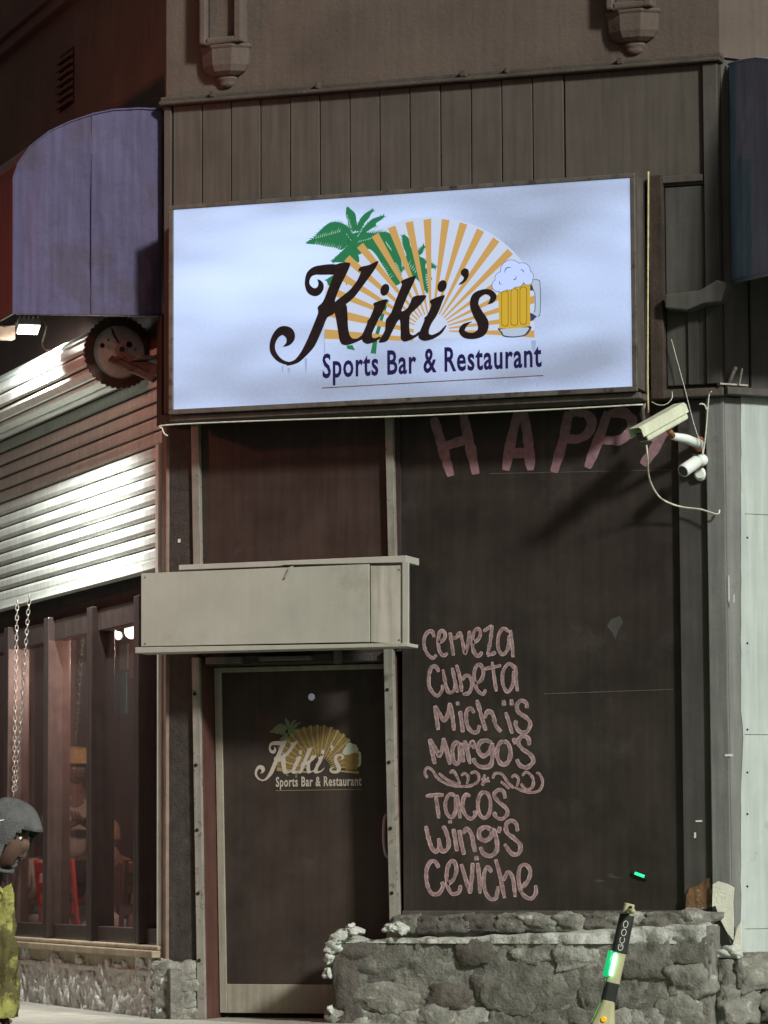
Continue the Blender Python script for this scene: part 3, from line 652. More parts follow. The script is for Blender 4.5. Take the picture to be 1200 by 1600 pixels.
K_POLY = [R1([(670, 235), (600, 420), (565, 495), (520, 540), (525, 590), (500, 660), (430, 830), (370, 950), (310, 1030), (250, 1055), (230, 1055), (230, 1088), (280, 1082), (340, 1060), (400, 1010), (490, 910), (560, 760), (610, 640), (680, 595), (685, 470), (740, 330), (790, 230), (825, 125), (690, 140)]),
          R1([(1090, 105), (1060, 180), (990, 280), (960, 320), (870, 440), (790, 510), (700, 560), (680, 595), (640, 560), (690, 485), (760, 430), (830, 370), (890, 290), (925, 210), (900, 205), (920, 165), (1000, 145)]),
          R1([(690, 500), (785, 510), (800, 600), (805, 720), (820, 800), (850, 835), (900, 830), (945, 795), (960, 830), (880, 870), (800, 897), (750, 890), (725, 850), (710, 760), (690, 640), (680, 590)]),
          R1([(1170, 465), (1150, 550), (1095, 650), (1060, 720), (1030, 790), (1035, 825), (1065, 830), (1100, 815), (1110, 830), (1060, 865), (985, 887), (940, 860), (935, 810), (960, 750), (985, 690), (985, 670), (1010, 640), (1050, 540), (1040, 515), (1060, 495)]),
          R1(ell(1150, 378, 40, 58, .35)),
          R2([(420, 245), (395, 320), (340, 440), (285, 575), (330, 560), (360, 520), (400, 440), (520, 430), (480, 500), (420, 560), (370, 610), (360, 680), (362, 770), (380, 800), (410, 800), (450, 770), (462, 790), (400, 835), (320, 865), (280, 840), (278, 760), (270, 660), (240, 690), (190, 790), (150, 860), (70, 870), (130, 760), (140, 660), (190, 590), (230, 480), (290, 330), (280, 310), (300, 285)]),
          R2(ell(667, 343, 42, 58, .35)),
          R2([(690, 425), (670, 490), (640, 570), (610, 630), (570, 690), (545, 750), (545, 790), (575, 800), (640, 770), (700, 710), (705, 722), (660, 790), (580, 840), (500, 858), (450, 835), (445, 800), (470, 740), (500, 665), (500, 640), (530, 610), (565, 525), (550, 490), (575, 465)]),
          R2([(880, 175), (915, 195), (915, 250), (890, 295), (850, 325), (820, 328), (860, 290), (870, 262), (845, 235), (845, 200)])]
K_STROKE = [(R1, [(520, 280, 8), (548, 318, 45), (545, 365, 62), (505, 400, 75), (455, 385, 70), (425, 335, 48), (424, 285, 44), (445, 232, 58), (495, 200, 78), (560, 192, 92), (640, 187, 100), (700, 190, 100)]),
            (R1, [(260, 1070, 30), (205, 1058, 34), (150, 1025, 44), (103, 960, 52), (97, 885, 52), (128, 808, 62), (185, 762, 84), (245, 778, 100), (265, 830, 84), (243, 882, 42), (195, 912, 4)]),
            (R2, [(1095, 512, 4), (1130, 485, 42), (1148, 440, 60), (1110, 402, 56), (1050, 400, 52), (985, 442, 76), (968, 520, 82), (1002, 602, 96), (1050, 690, 106), (1038, 768, 88), (970, 808, 62), (890, 803, 62), (852, 765, 56), (870, 722, 46), (910, 692, 20), (950, 677, 3)])]
FC = (685, 545)                                     # hub of the sunburst in tracing units
def clip_ray(ang, r0, r1):
    out = []
    hw = math.radians(2.0)
    for s_, r in ((-1, r0), (-1, r1), (1, r1), (1, r0)):
        a = ang + s_ * hw; dx, dy = math.cos(a), -math.sin(a)
        if dx < 0: r = min(r, (268 - FC[0]) / dx)
        if dx > 0: r = min(r, (1088 - FC[0]) / dx)
        out.append((FC[0] + dx * r, FC[1] + dy * r + (42 * (1 - min(1, abs(math.sin(a)) * 3)) if dx < 0 else -4)))
    return out
def build_logo(parent, to, o, MM, small=False):
    k = 0.0006
    def prt(name, m, b, tri=True): return part(name, m, b, parent, tri=tri)
    if not small:
        b = MB(); q = [(FC[0] + 448 * math.cos(t), FC[1] - 448 * math.sin(t)) for t in [PI * (.12 + .76 * i / 30) for i in range(31)]]
        q = [(max(268, min(1088, x)), y) for x, y in q]
        add_poly(b, FR, Z2(q + [(268, 590), (1088, 560)]), to, o + k, False); prt('sunburst_ground', MM['disc'], b)
    # palms
    b = MB()
    for pl in ([(445, 350), (420, 260), (370, 220), (300, 200), (240, 210), (190, 250), (140, 300), (110, 340), (40, 380), (90, 390), (150, 395), (220, 410), (290, 420), (345, 440), (400, 400)],
               [(430, 270), (405, 230), (400, 190), (385, 150), (385, 110), (395, 70), (430, 95), (465, 130), (475, 190), (480, 250)],
               [(470, 260), (510, 170), (560, 120), (625, 90), (600, 130), (580, 170), (545, 210), (500, 280)],
               [(480, 310), (560, 220), (620, 170), (715, 145), (690, 180), (640, 215), (650, 245), (600, 260), (540, 300)],
               [(400, 330), (470, 290), (560, 290), (640, 300), (700, 285), (760, 300), (800, 380), (850, 480), (860, 600), (850, 720), (790, 740), (740, 640), (690, 560), (640, 480), (580, 430), (500, 480), (470, 450), (400, 400)],
               [(430, 380), (340, 460), (260, 540), (330, 545), (420, 550), (500, 540), (470, 420)],
               [(870, 310), (920, 340), (940, 420), (1000, 450), (1050, 405), (1035, 470), (1005, 490), (1060, 520), (1065, 600), (1110, 560), (1150, 590), (1100, 605), (1120, 700), (1060, 640), (1085, 810), (1040, 760), (1000, 700), (930, 640), (880, 560), (900, 480), (870, 400)],
               [(280, 655), (205, 700), (215, 690), (235, 740), (260, 740)], [(395, 655), (410, 700), (385, 740)]):
        add_poly(b, FR, P3(pl), to, o + 2 * k)
    add_stroke(b, FR, [(1175, 470, 26), (1120, 640, 30), (1085, 760, 34), (1060, 850, 38), (1040, 975, 52)], R1, to, o + 2.2 * k)
    add_poly(b, FR, R1([(790, 900), (845, 895), (870, 945), (795, 930)]), to, o + 2.2 * k, False)
    rq = random.Random(5)
    for sp in ([(450, 330), (380, 250), (290, 215), (190, 270), (60, 378)], [(455, 300), (440, 200), (400, 80)], [(465, 300), (520, 190), (620, 95)], [(480, 310), (580, 220), (712, 148)], [(480, 320), (620, 300), (740, 310), (810, 420), (850, 560)], [(450, 370), (380, 450), (270, 540)],
               [(960, 560), (900, 430), (870, 315)], [(960, 560), (1010, 460), (1052, 408)], [(960, 560), (1070, 540), (1150, 590)], [(960, 560), (1060, 640), (1085, 800)], [(960, 560), (860, 600), (800, 700)]):
        Q_ = spline([(x, y, 0) for x, y in sp], 8)
        for i in range(2, len(Q_) - 1):
            d = (Q_[min(i + 1, len(Q_) - 1)] - Q_[i - 1]).normalized(); nn = Vector((-d.y, d.x, 0)); t = i / len(Q_); ln = (52 - 26 * t) * rq.uniform(.7, 1.15)
            for sg in (-1, 1):
                tip = Q_[i] + d * ln * .8 + nn * sg * ln * .75
                add_poly(b, FR, P3([(Q_[i].x - d.x * 8, Q_[i].y - d.y * 8), (tip.x, tip.y), (Q_[i].x + d.x * 8, Q_[i].y + d.y * 8)]), to, o + 2.1 * k, False)
    prt('palm_print', MM['green'], b)
    if not small:
        b = MB(); rr = random.Random(3)
        for (x0, y0, x1, y1, n_, dx, dy) in ((120, 345, 340, 285, 12, 12, -42), (110, 395, 340, 435, 12, 22, -40), (385, 130, 420, 250, 7, 28, 22), (470, 345, 600, 150, 5, 30, -40), (480, 375, 600, 345, 6, 22, -18), (380, 290, 430, 360, 3, 14, 18), (560, 420, 640, 520, 6, 16, 40), (660, 570, 760, 690, 7, 40, -28), (720, 360, 770, 430, 4, 18, 46), (800, 540, 850, 640, 5, 30, 30), (910, 560, 980, 640, 5, 26, -44), (600, 260, 650, 230, 4, 40, -8)):
            for i in range(n_):
                t = (i + .5) / n_; x = x0 + (x1 - x0) * t; y = y0 + (y1 - y0) * t; s_ = rr.uniform(.6, 1.1); ln = math.hypot(dx, dy); nx, ny = -dy / ln * 3.2, dx / ln * 3.2
                add_poly(b, FR, P3([(x - nx, y - ny), (x + dx * s_, y + dy * s_), (x + nx, y + ny)]), to, o + 2.6 * k, False)
        prt('leaf_lines', MM['leaf'], b)['kind'] = 'stuff'
    b = MB()
    for i in range(-5, 16):
        ang = math.radians(92 + 9.4 * (i - 5))
        if math.sin(ang) < -.04: continue
        add_poly(b, FR, Z2(clip_ray(ang, 70 if not small else 120, 437)), to, o + 3 * k, False)
    prt('sun_rays', MM['gold'], b)
    if small:                                          # brown rays between the gold ones on the dark door
        b = MB()
        for i in range(-4, 16):
            ang = math.radians(96.7 + 9.4 * (i - 5))
            if math.sin(ang) < -.02: continue
            add_poly(b, FR, Z2(clip_ray(ang, 150, 425)), to, o + 2.4 * k, False)
        prt('sun_rays', MM['gold2'], b)
    # mug
    b = MB(); add_stroke(b, FR, [(920, 520, 92), (985, 560, 100), (998, 700, 96), (998, 880, 96), (985, 985, 96), (930, 1060, 100)], MG, to, o + 3.6 * k)
    prt('mug_handle', MM['glass'], b)
    if not small:
        b = MB(); add_poly(b, FR, MG([(885, 560), (915, 550), (945, 640), (885, 640)]), to, o + 4 * k, False); add_poly(b, FR, MG([(885, 985), (920, 1000), (990, 1045), (940, 1095), (888, 1125)]), to, o + 4 * k, False)
        add_stroke(b, FR, [(930, 475, 10), (1000, 475, 10), (1040, 540, 10), (1042, 980, 10), (1000, 1045, 10)], MG, to, o + 4 * k)
        add_stroke(b, FR, [(935, 640, 10), (960, 700, 10), (962, 930, 10), (945, 980, 10)], MG, to, o + 4 * k)
        add_poly(b, FR, MG([(400, 1220), (885, 1190), (870, 1290), (800, 1350), (620, 1375), (470, 1360), (420, 1290)]), to, o + 3.8 * k)
        prt('mug_outline', MM['outline'], b)
        b = MB(); add_poly(b, FR, MG([(435, 1245), (850, 1215), (830, 1290), (780, 1335), (620, 1358), (480, 1340), (450, 1290)]), to, o + 4.3 * k); prt('mug_base', MM['glass'], b)
    b = MB(); add_poly(b, FR, MG([(388, 600), (885, 540), (885, 1195), (720, 1220), (560, 1235), (405, 1235)]), to, o + 4.6 * k, False); prt('beer', MM['beer'], b)
    if not small:
        b = MB(); b2 = MB()
        for (x0, x1, y0, y1) in ((435, 548, 640, 1205), (582, 695, 600, 1195), (722, 836, 575, 1180)):
            r_ = (x1 - x0) / 2
            def pill(i_): return [(x0 + i_, y0 + r_), (x0 + i_ + 8, y0 + 22 + i_), ((x0 + x1) / 2, y0 + i_), (x1 - i_ - 8, y0 + 22 + i_), (x1 - i_, y0 + r_), (x1 - i_, y1 - r_), (x1 - i_ - 10, y1 - 18 - i_), ((x0 + x1) / 2, y1 - i_), (x0 + i_ + 10, y1 - 18 - i_), (x0 + i_, y1 - r_)]
            add_poly(b, FR, MG(pill(0)), to, o + 5 * k, False); add_poly(b2, FR, MG(pill(9)), to, o + 5.5 * k, False)
        prt('beer_groove_line', MM['beer2'], b); prt('beer_groove', MM['beer'], b2)
    foam = [(590, 330, 165), (760, 340, 130), (850, 420, 85), (850, 480, 72), (440, 450, 100), (385, 560, 92), (470, 560, 85), (560, 520, 110), (680, 480, 105), (430, 600, 62)]
    if not small:
        b = MB()
        for x, y, r in foam: add_poly(b, FR, MG(ell(x, y, r + 7, r + 7)), to, o + 5.8 * k, False)
        prt('foam_outline', MM['outline'], b)
    b = MB()
    for i, (x, y, r) in enumerate(foam): add_poly(b, FR, MG(ell(x, y, r, r)), to, o + 6.3 * k + i * 2e-5, False)
    prt('foam', MM['foam'], b)
    if not small:
        b = MB()
        for s_ in ([(485, 360, 6), (505, 305, 14), (545, 280, 12), (595, 280, 4)], [(735, 315, 4), (770, 325, 14), (790, 360, 5)], [(620, 470, 5), (655, 465, 14), (672, 420, 5)], [(405, 490, 5), (412, 530, 12), (440, 548, 4)]):
            add_stroke(b, FR, s_, MG, to, o + 7 * k)
        prt('foam_line', MM['outline'], b)
    # script lettering
    b = MB()
    for i, pl in enumerate(K_POLY): add_poly(b, FR, pl, to, o + 7.4 * k + i * 1.5e-5)
    for i, (cv, st) in enumerate(K_STROKE): add_stroke(b, FR, st, cv, to, o + 7.4 * k + (i + 12) * 1.5e-5)
    prt('lettering', MM['black'], b)
    # tag line
    cu = bpy.data.curves.new('t', 'FONT'); cu.body = 'Sports Bar & Restaurant'; cu.size = 1.0; cu.space_character = 1.10; cu.offset = .022; cu.resolution_u = 3
    ob = bpy.data.objects.new('t', cu); COL.objects.link(ob); dg = bpy.context.evaluated_depsgraph_get()
    me = bpy.data.meshes.new_from_object(ob.evaluated_get(dg)); bpy.data.objects.remove(ob)
    xs = [v.co.x for v in me.vertices]; x0, x1 = min(xs), max(xs)
    cap = 0.63
    (aL, zL), (aR, zR) = to(504, 590), to(846.5, 572); zt = to(504, 557)[1]
    b = MB()
    b.v = [FR.pt(aL + (v.co.x - x0) / (x1 - x0) * (aR - aL), zL + (zR - zL) * (v.co.x - x0) / (x1 - x0) + v.co.y / cap * (zt - zL), o + 3 * k) for v in me.vertices]
    b.f = [tuple(p.vertices) for p in me.polygons]
    prt('tag_line', MM['navy'], b)
    b = MB(); add_poly(b, FR, [(503, 605.5), (849, 586), (849, 587.6), (503, 607.2)], to, o + 3 * k, False)
    prt('underline', MM['line'], b)
SM_ = dict(disc='sign_disc', green='sign_green', leaf='sign_leafline', gold='sign_gold', glass='sign_glass', outline='sign_outline', beer='sign_beer', beer2='sign_beer_dark', foam='sign_foam', black='vinyl_black', navy='sign_navy', line='vinyl_line')
build_logo(face, on_sign, SO, SM_)
DM_ = dict(green='print_sage', gold='print_gold', gold2='print_ochre', glass='print_pale', beer='print_ochre', foam='print_pale', black='print_cream', navy='print_cream', line='print_gold')
build_logo(pnl, on_door, DO - .004, DM_, small=True)
b = MB()                                             # dried drips of old glue on the sheet
for (x, y, w_, h_) in ((440, 572, 3, 12), (476, 560, 4, 26), (449, 575, 5, 9), (787, 594, 6, 18), (830, 532, 8, 22), (838, 590, 4, 16), (824, 588, 14, 6), (845, 560, 3, 28), (506, 520, 2, 70), (560, 600, 2, 10)):
    add_poly(b, FR, [(x, y), (x + w_, y), (x + w_ * .8, y + h_ * .7), (x + w_ * .45, y + h_), (x + w_ * .15, y + h_ * .6)], on_sign, SO + .0004, False)
part('glue_drip', 'sign_drip', b, face, tri=True)['kind'] = 'stuff'
# wire under the sign
tag(MB().tube([tuple(p) for p in spline([FR.pt(*FR.px(x, y, SO + .02), SO + .02) for x, y in ((262, 681), (257, 678), (254, 670), (262, 664), (420, 657), (640, 650), (860, 640), (1005, 632))], 5)], .005, 6).build('sign_wire', 'cable_white', smooth=True), 'thin pale wire stretched along the underside of the lit sign', 'wire')

# ------------------------------------------------------------------ blank sign box over the door
bx = thing('blank_sign_box', 'blank beige metal sign box mounted over the entrance door', 'sign box', FR.pt(.8, 2.2, .1))
BO = .35
b = MB(); b.box(FR, .0, 1.655, 2.225, 2.66, BO - .075, BO - .01); part('case', 'beige_metal', b, bx, bevel=.004)
b = MB(); b.box(FR, .30, 1.25, 2.26, 2.62, .0, BO - .08); part('mount', 'frame_metal', b, bx, bevel=.004)
b = MB(); b.prism(FR, [FR.px(x, y, BO) for x, y in ((221, 1010), (578, 1003), (577, 881.5), (221, 896))], BO - .009, BO + .006); part('front_sheet', 'beige_metal', b, bx, bevel=.002)
b = MB(); b.prism(FR, [FR.px(x, y, BO) for x, y in ((579.5, 1003), (628, 1007), (628, 884), (579, 884))], BO - .009, BO + .001); part('end_sheet', 'pale_metal', b, bx, bevel=.002)
b = MB(); b.prism(FR, [FR.px(x, y, BO) for x, y in ((629.5, 1009), (639, 1009), (639, 878), (629.5, 879))], BO - .009, BO + .012); part('corner_angle', 'beige_metal', b, bx, bevel=.002)
b = MB(); b.prism(FR, [FR.px(x, y, BO) for x, y in ((214, 1021), (640, 1010.5), (640, 1005), (214, 1012))], BO - .16, BO + .03); part('bottom_angle', 'beige_metal', b, bx, bevel=.003)
b = MB(); b.prism(FR, [FR.px(x, y, .2) for x, y in ((285, 892), (440, 886), (450, 884), (640, 880), (640, 869), (455, 877), (285, 884))], .02, .26); part('top_flap', 'beige_metal', b, bx, bevel=.003)
b = MB(); b.prism(FR, [FR.px(x, y, BO + .02) for x, y in ((458, 884), (452, 886), (444, 903), (446, 903), (454, 890))], BO + .012, BO + .02); part('torn_strip', 'pale_metal', b, bx)
for x, y in ((226, 902), (623, 890), (623, 1000), (226, 1006)):
    b = MB(); b.lathe([(.006, 0), (.005, .003)], 8, Matrix.Translation(FR.pt(*FR.px(x, y, BO + .01), BO + .005 if x < 600 else BO + .001)) @ Matrix.Rotation(PI / 2, 4, 'X')); part('rivet', 'frame_metal', b, bx)

# ------------------------------------------------------------------ awnings
prof = [(.02, 4.285), (.965, 4.245), (.965, 5.08), (.935, 5.17), (.86, 5.28), (.74, 5.38), (.61, 5.45), (.46, 5.51), (.33, 5.545), (.17, 5.565), (.02, 5.57)]
def awning(F, s0, s1, mend, mcan, label, name='awning', out=1.0):
    t_ = thing(name, label, 'awning', F.pt(s0, 4.25, .1))
    pr = [(o * out, z) for o, z in prof]
    b = MB(); n = len(pr)
    b.add([F.pt(s0 + .008, z, o) for o, z in pr] + [F.pt(s1, z, o) for o, z in pr], [(i, i + 1, n + i + 1, n + i) for i in range(1, n - 1)])
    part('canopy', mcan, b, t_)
    def ztop(o):
        tp_ = pr[2:]
        for (oa, za), (ob, zb_) in zip(tp_, tp_[1:]):
            if ob <= o <= oa: return zb_ + (za - zb_) * ((o - ob) / (oa - ob) if oa > ob else 0)
        return tp_[0][1] if o > tp_[0][0] else tp_[-1][1]
    b = MB(); no_, nz_ = 44, 56
    for i in range(no_ + 1):
        o = pr[0][0] + (pr[1][0] - pr[0][0]) * i / no_; zb0 = pr[0][1] + (pr[1][1] - pr[0][1]) * i / no_; zt0 = ztop(o)
        for k in range(nz_ + 1):
            t = k / nz_; z = zb0 + (zt0 - zb0) * t; edge = min(1, 5 * min(i / no_, 1 - i / no_, t, 1 - t) + .15)
            q = Vector((o * 2.2, z * .7, s0)); d = .030 * noise.noise(q) + .016 * noise.noise(Vector((o * 7 + z * 2.0, z * 1.2, 4))) + .010 * noise.noise(Vector((o * 15 - z * 5, z * 3, 9)))
            b.v.append(F.pt(s0 + d * edge, z, o))
    for i in range(no_):
        for k in range(nz_):
            p_ = i * (nz_ + 1) + k; b.f.append((p_, p_ + 1, p_ + nz_ + 2, p_ + nz_ + 1))
    e = part('end_panel', mend, b, t_, smooth=True)
    b = MB(); b.tube([F.pt(s0 + .02, 4.285, .04), F.pt(s0 + .02, 4.255, .94 * out)], .012, 8); part('bottom_rail', 'galv', b, t_)
    b = MB(); b.tube([F.pt(s0 + .02, 4.26, .95 * out), F.pt(s1, 4.26, .95 * out)], .012, 8); part('front_rail', 'galv', b, t_)
    b = MB(); b.tube([F.pt(s0 - .004, z, o) for o, z in pr], .006, 6); b.build('piping', mend, e, smooth=True)
    for o_s in (.47,):
        b = MB(); b.tube([F.pt(s0 - .003, 4.275, o_s * out), F.pt(s0 - .003, 5.50, o_s * out)], .004, 6); b.build('seam', mend, e)
    return t_
aw1 = awning(LW, .03, 5.2, 'awning_blue', 'awning_red_glow', 'rounded awning with a purple-blue end panel, left of the lit sign')
for k in range(14):
    s_ = .55 + k * .16
    b = MB(); b.tube([LW.pt(s_, 4.20, .985), LW.pt(s_ + .01, 4.46, .985)], [.03, .028], 8); part('valance_fold', 'valance', b, aw1, smooth=True)
aw2 = awning(RW, .05, 4.5, 'awning_navy', 'awning_navy', 'rounded dark blue awning right of the lit sign')

# ------------------------------------------------------------------ roller shutter
sh = thing('roller_shutter', 'white slatted roller shutter, half lowered, with exposed drum and gear wheel', 'shutter', LW.pt(.4, 2.7, 0))
S0, S1 = .185, 5.0
def slat_prof(z):                                   # one slat: gentle bulge and a lip
    return [(-.072, z), (-.052, z + .003), (-.044, z + .022), (-.044, z + .060), (-.052, z + .076), (-.070, z + .084)]
z = 2.80; p0 = slat_prof(0)
n = len(p0); me_s = None
b = MB(); b.add([LW.pt(S0, zz, o) for o, zz in p0] + [LW.pt(S1, zz, o) for o, zz in p0], [(i, i + 1, n + i + 1, n + i) for i in range(n - 1)] + [tuple(range(n)), tuple(range(2 * n - 1, n - 1, -1))])
shl = parent_loc(sh)
first = b.build('slat', 'slat_white', sh, origin=(0, 0, 0))
first.location = Vector((0, 0, z)) - shl
while z < 4.0:
    z += .0905
    s2 = first.copy(); COL.objects.link(s2); s2.parent = sh; s2.location = Vector((random.uniform(-.002, .002), 0, z)) - shl
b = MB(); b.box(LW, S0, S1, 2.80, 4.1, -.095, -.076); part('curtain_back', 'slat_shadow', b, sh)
b = MB(); b.box(LW, S0, S1, 2.735, 2.798, -.06, -.02); b.box(LW, S0, S1, 2.735, 2.745, -.06, .012); part('bottom_bar', 'slat_white', b, sh, bevel=.003)
b = MB(); b.box(LW, .125, .180, 2.70, 3.50, -.08, .012); part('guide_rail', 'white_trim', b, sh, bevel=.003)
# drum wound with slats
DCo, DCz, DR = .150, 4.112, .200
dsv = .50
R_ = Matrix((LW.n, Vector((0, 0, 1)), LW.d)).transposed().to_4x4()     # local x = outwards, y = up, z = along the wall
DM = Matrix.Translation(LW.pt(0, DCz, DCo)) @ R_
ns = 13
for k in range(ns):
    a0, a1 = 2 * PI * (k + .06) / ns, 2 * PI * (k + .94) / ns; am = (a0 + a1) / 2
    pr = [(DR * .93, a0), (DR * .985, a0 + .03), (DR * 1.0 / math.cos((a1 - a0) / 2) * .985, am - .12), (DR * 1.0 / math.cos((a1 - a0) / 2) * .985, am + .12), (DR * .985, a1 - .03), (DR * .93, a1)]
    b = MB(); m_ = len(pr)
    b.add([DM @ Vector((r * math.cos(a), r * math.sin(a), dsv + .03)) for r, a in pr] + [DM @ Vector((r * math.cos(a), r * math.sin(a), S1)) for r, a in pr], [(i, i + 1, m_ + i + 1, m_ + i) for i in range(m_ - 1)] + [tuple(range(m_)), tuple(range(2 * m_ - 1, m_ - 1, -1))])
    part('wound_slat', 'slat_white', b, sh)
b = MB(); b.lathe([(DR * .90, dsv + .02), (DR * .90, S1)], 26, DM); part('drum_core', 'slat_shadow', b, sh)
# gear wheel with teeth
gr = MB(); nt_ = 40; vs = []
for k in range(nt_ * 4):
    a = 2 * PI * k / (nt_ * 4); r = .230 if (k % 4) in (0, 1) else .2225
    vs.append((r * math.cos(a), r * math.sin(a)))
n_ = len(vs); ri = .168
inn = [(ri * math.cos(2 * PI * k / n_), ri * math.sin(2 * PI * k / n_)) for k in range(n_)]
V = [DM @ Vector((x, y, dsv - .012)) for x, y in vs] + [DM @ Vector((x, y, dsv + .014)) for x, y in vs] + [DM @ Vector((x, y, dsv - .012)) for x, y in inn] + [DM @ Vector((x, y, dsv + .014)) for x, y in inn]
F_ = []
for k in range(n_):
    j = (k + 1) % n_; F_ += [(k, j, n_ + j, n_ + k), (2 * n_ + k, 2 * n_ + j, j, k), (n_ + k, n_ + j, 3 * n_ + j, 3 * n_ + k), (2 * n_ + k, 3 * n_ + k, 3 * n_ + j, 2 * n_ + j)]
gr.add(V, F_); gear = part('gear_wheel', 'gear_rust', gr, sh)
b = MB(); b.lathe([(.165, dsv + .012), (.168, dsv + .002), (.150, dsv - .004), (.03, dsv - .010)], 32, DM); pt_ = part('end_plate', 'plate_grey', b, sh)
for (x, y, r) in ((-.115, .035, .016), (.06, .05, .020), (-.075, .07, .007), (.10, .02, .006), (.035, -.1, .008)):
    b = MB(); b.lathe([(r, 0), (r * .8, .006)], 12, DM @ Matrix.Translation((-x, y, dsv - .022)) ); b.build('bolt_hole', 'gap_dark', pt_)
b = MB(); b.lathe([(.046, 0), (.046, .03), (.03, .034)], 6, DM @ Matrix.Translation((0, .01, dsv - .055))); b.build('hub_nut', 'galv', pt_, bevel=.004)
b = MB(); b.lathe([(.018, 0), (.016, .02)], 10, DM @ Matrix.Translation((0, .01, dsv - .07))); b.build('axle', 'gear_rust', pt_)
b = MB(); b.tube([DM @ Vector(v) for v in ((.0, .04, dsv - .04), (.045, .10, dsv - .03), (.055, .15, dsv - .02), (.03, .09, dsv - .035), (.0, .03, dsv - .045))], .004, 6); b.build('tie_wire', 'gap_dark', pt_)
# bracket arms carrying the axle, from the corner post
for (p0_, p1_, w_) in (((-.02, -.03), (-.19, -.20), .034), ((.03, -.05), (-.13, -.24), .022)):
    A = DM @ Vector((p0_[0] + .04, p0_[1], dsv - .05)); B = LW.pt(.10, DCz + p1_[1] + .02, DCo + p1_[0] + .02)
    b = MB(); d = (B - A).normalized(); s_ = d.cross(LW.d).normalized()
    if s_.length < .1: s_ = Vector((0, 0, 1))
    t2 = d.cross(s_)
    b.hexa([A - s_ * w_ - t2 * .012, A + s_ * w_ - t2 * .012, A + s_ * w_ + t2 * .012, A - s_ * w_ + t2 * .012, B - s_ * w_ - t2 * .012, B + s_ * w_ - t2 * .012, B + s_ * w_ + t2 * .012, B - s_ * w_ + t2 * .012])
    part('bracket_arm', 'frame_metal', b, sh, bevel=.003)
b = MB(); b.box(LW, .11, .42, 4.03, 4.045, -.05, .13); part('bracket_plate', 'frame_metal', b, sh, bevel=.003)
b = MB(); b.box(LW, .11, .46, 3.98, 4.33, -.058, -.045); part('bracket_plate', 'gear_rust', b, sh, bevel=.003)
# hand chain: two strands of links
ch = MB()
def link(b, p, d, side, r=.0042, L=.021, w_=.011):
    pts = []
    for k in range(10):
        a = 2 * PI * k / 10
        pts.append(p + d * (math.cos(a) * L) + side * (math.sin(a) * w_))
    pts.append(pts[0]); b.tube(pts, r, 5, cap=False)
for (xa, ya, xb, yb) in ((27, 938, 21, 1245), (46, 930, 24, 1235)):
    A = LW.pt(*LW.px(xa, ya, .10), .10); B = LW.pt(*LW.px(xb, yb, .10), .10); B.z = B.z
    n_ = int((A - B).length / .034); d = (B - A).normalized(); s_ = d.cross(Vector((.6, -.8, 0))).normalized(); s2 = d.cross(s_)
    for k in range(n_): link(ch, A.lerp(B, (k + .5) / n_), d, s_ if k % 2 else s2)
chn = ch.build('hand_chain', 'galv', smooth=True); tag(chn, 'two strands of steel hand chain hanging in front of the folding window', 'chain'); chn['kind'] = 'thing'
del chn['kind']

# ------------------------------------------------------------------ floodlight under the left awning
FO = .50
fs, fz = LW.px(44, 515, FO)
fl = thing('flood_light', 'small lit floodlight on a bracket under the left awning', 'floodlight', LW.pt(fs, fz, FO))
ax = Vector((.28, -.38, -.88)).normalized()                      # way the lens faces
Q = Matrix.Translation(LW.pt(fs, fz, FO)) @ ax.to_track_quat('Z', 'Y').to_matrix().to_4x4()
b = MB(); b.wbox(-.075, .075, -.055, .055, -.05, .0, Q); part('housing', 'cctv_white', b, fl, bevel=.008)
b = MB(); b.wbox(-.062, .062, -.042, .042, .001, .006, Q); part('lens', 'flood_glow', b, fl)
for k in range(5):
    b = MB(); b.wbox(-.06 + k * .03, -.054 + k * .03, -.05, .05, -.075, -.052, Q); part('cooling_fin', 'cctv_white', b, fl)
P_ = LW.pt(fs, fz, FO)
b = MB(); b.tube([tuple(v) for v in (P_ + Vector((0, 0, .03)), P_ + LW.d * .12 + Vector((0, 0, .06)), P_ + LW.d * .5 + Vector((0, 0, .09)) + LW.n * .05, LW.pt(fs + 1.0, 4.26, .7))], .011, 6); part('bracket', 'galv', b, fl, smooth=True)
b = MB(); b.wbox(-.06, .06, -.045, .045, -.04, .05, Matrix.Translation(LW.pt(*LW.px(8, 520, FO + .02), FO + .02)) @ R_); part('junction_box', 'valance', b, fl, bevel=.006)
ld = bpy.data.lights.new('flood_lamp', 'SPOT'); ld.energy = 900; ld.spot_size = math.radians(156); ld.spot_blend = .9; ld.shadow_soft_size = .03; ld.color = (.95, 1.0, .95)
lo = bpy.data.objects.new('flood_lamp', ld); COL.objects.link(lo); lo.parent = fl
aim = (-LW.n * .40 + Vector((0, 0, -1.0)) + LW.d * .55).normalized()
lo.location = Vector((0, 0, -.075)) + ax * .01; lo.rotation_euler = aim.to_track_quat('-Z', 'Y').to_euler()
# loose cable ends beside the floodlight
tag(MB().tube([tuple(p) for p in spline([LW.pt(*LW.px(x, y, .5), .5) for x, y in ((68, 497), (72, 508), (70, 520), (66, 535), (70, 545), (76, 548), (82, 546))], 4)], .006, 6).build('loose_cable', 'cable_white', smooth=True), 'short white cable dangling beside the lit floodlight', 'cable')

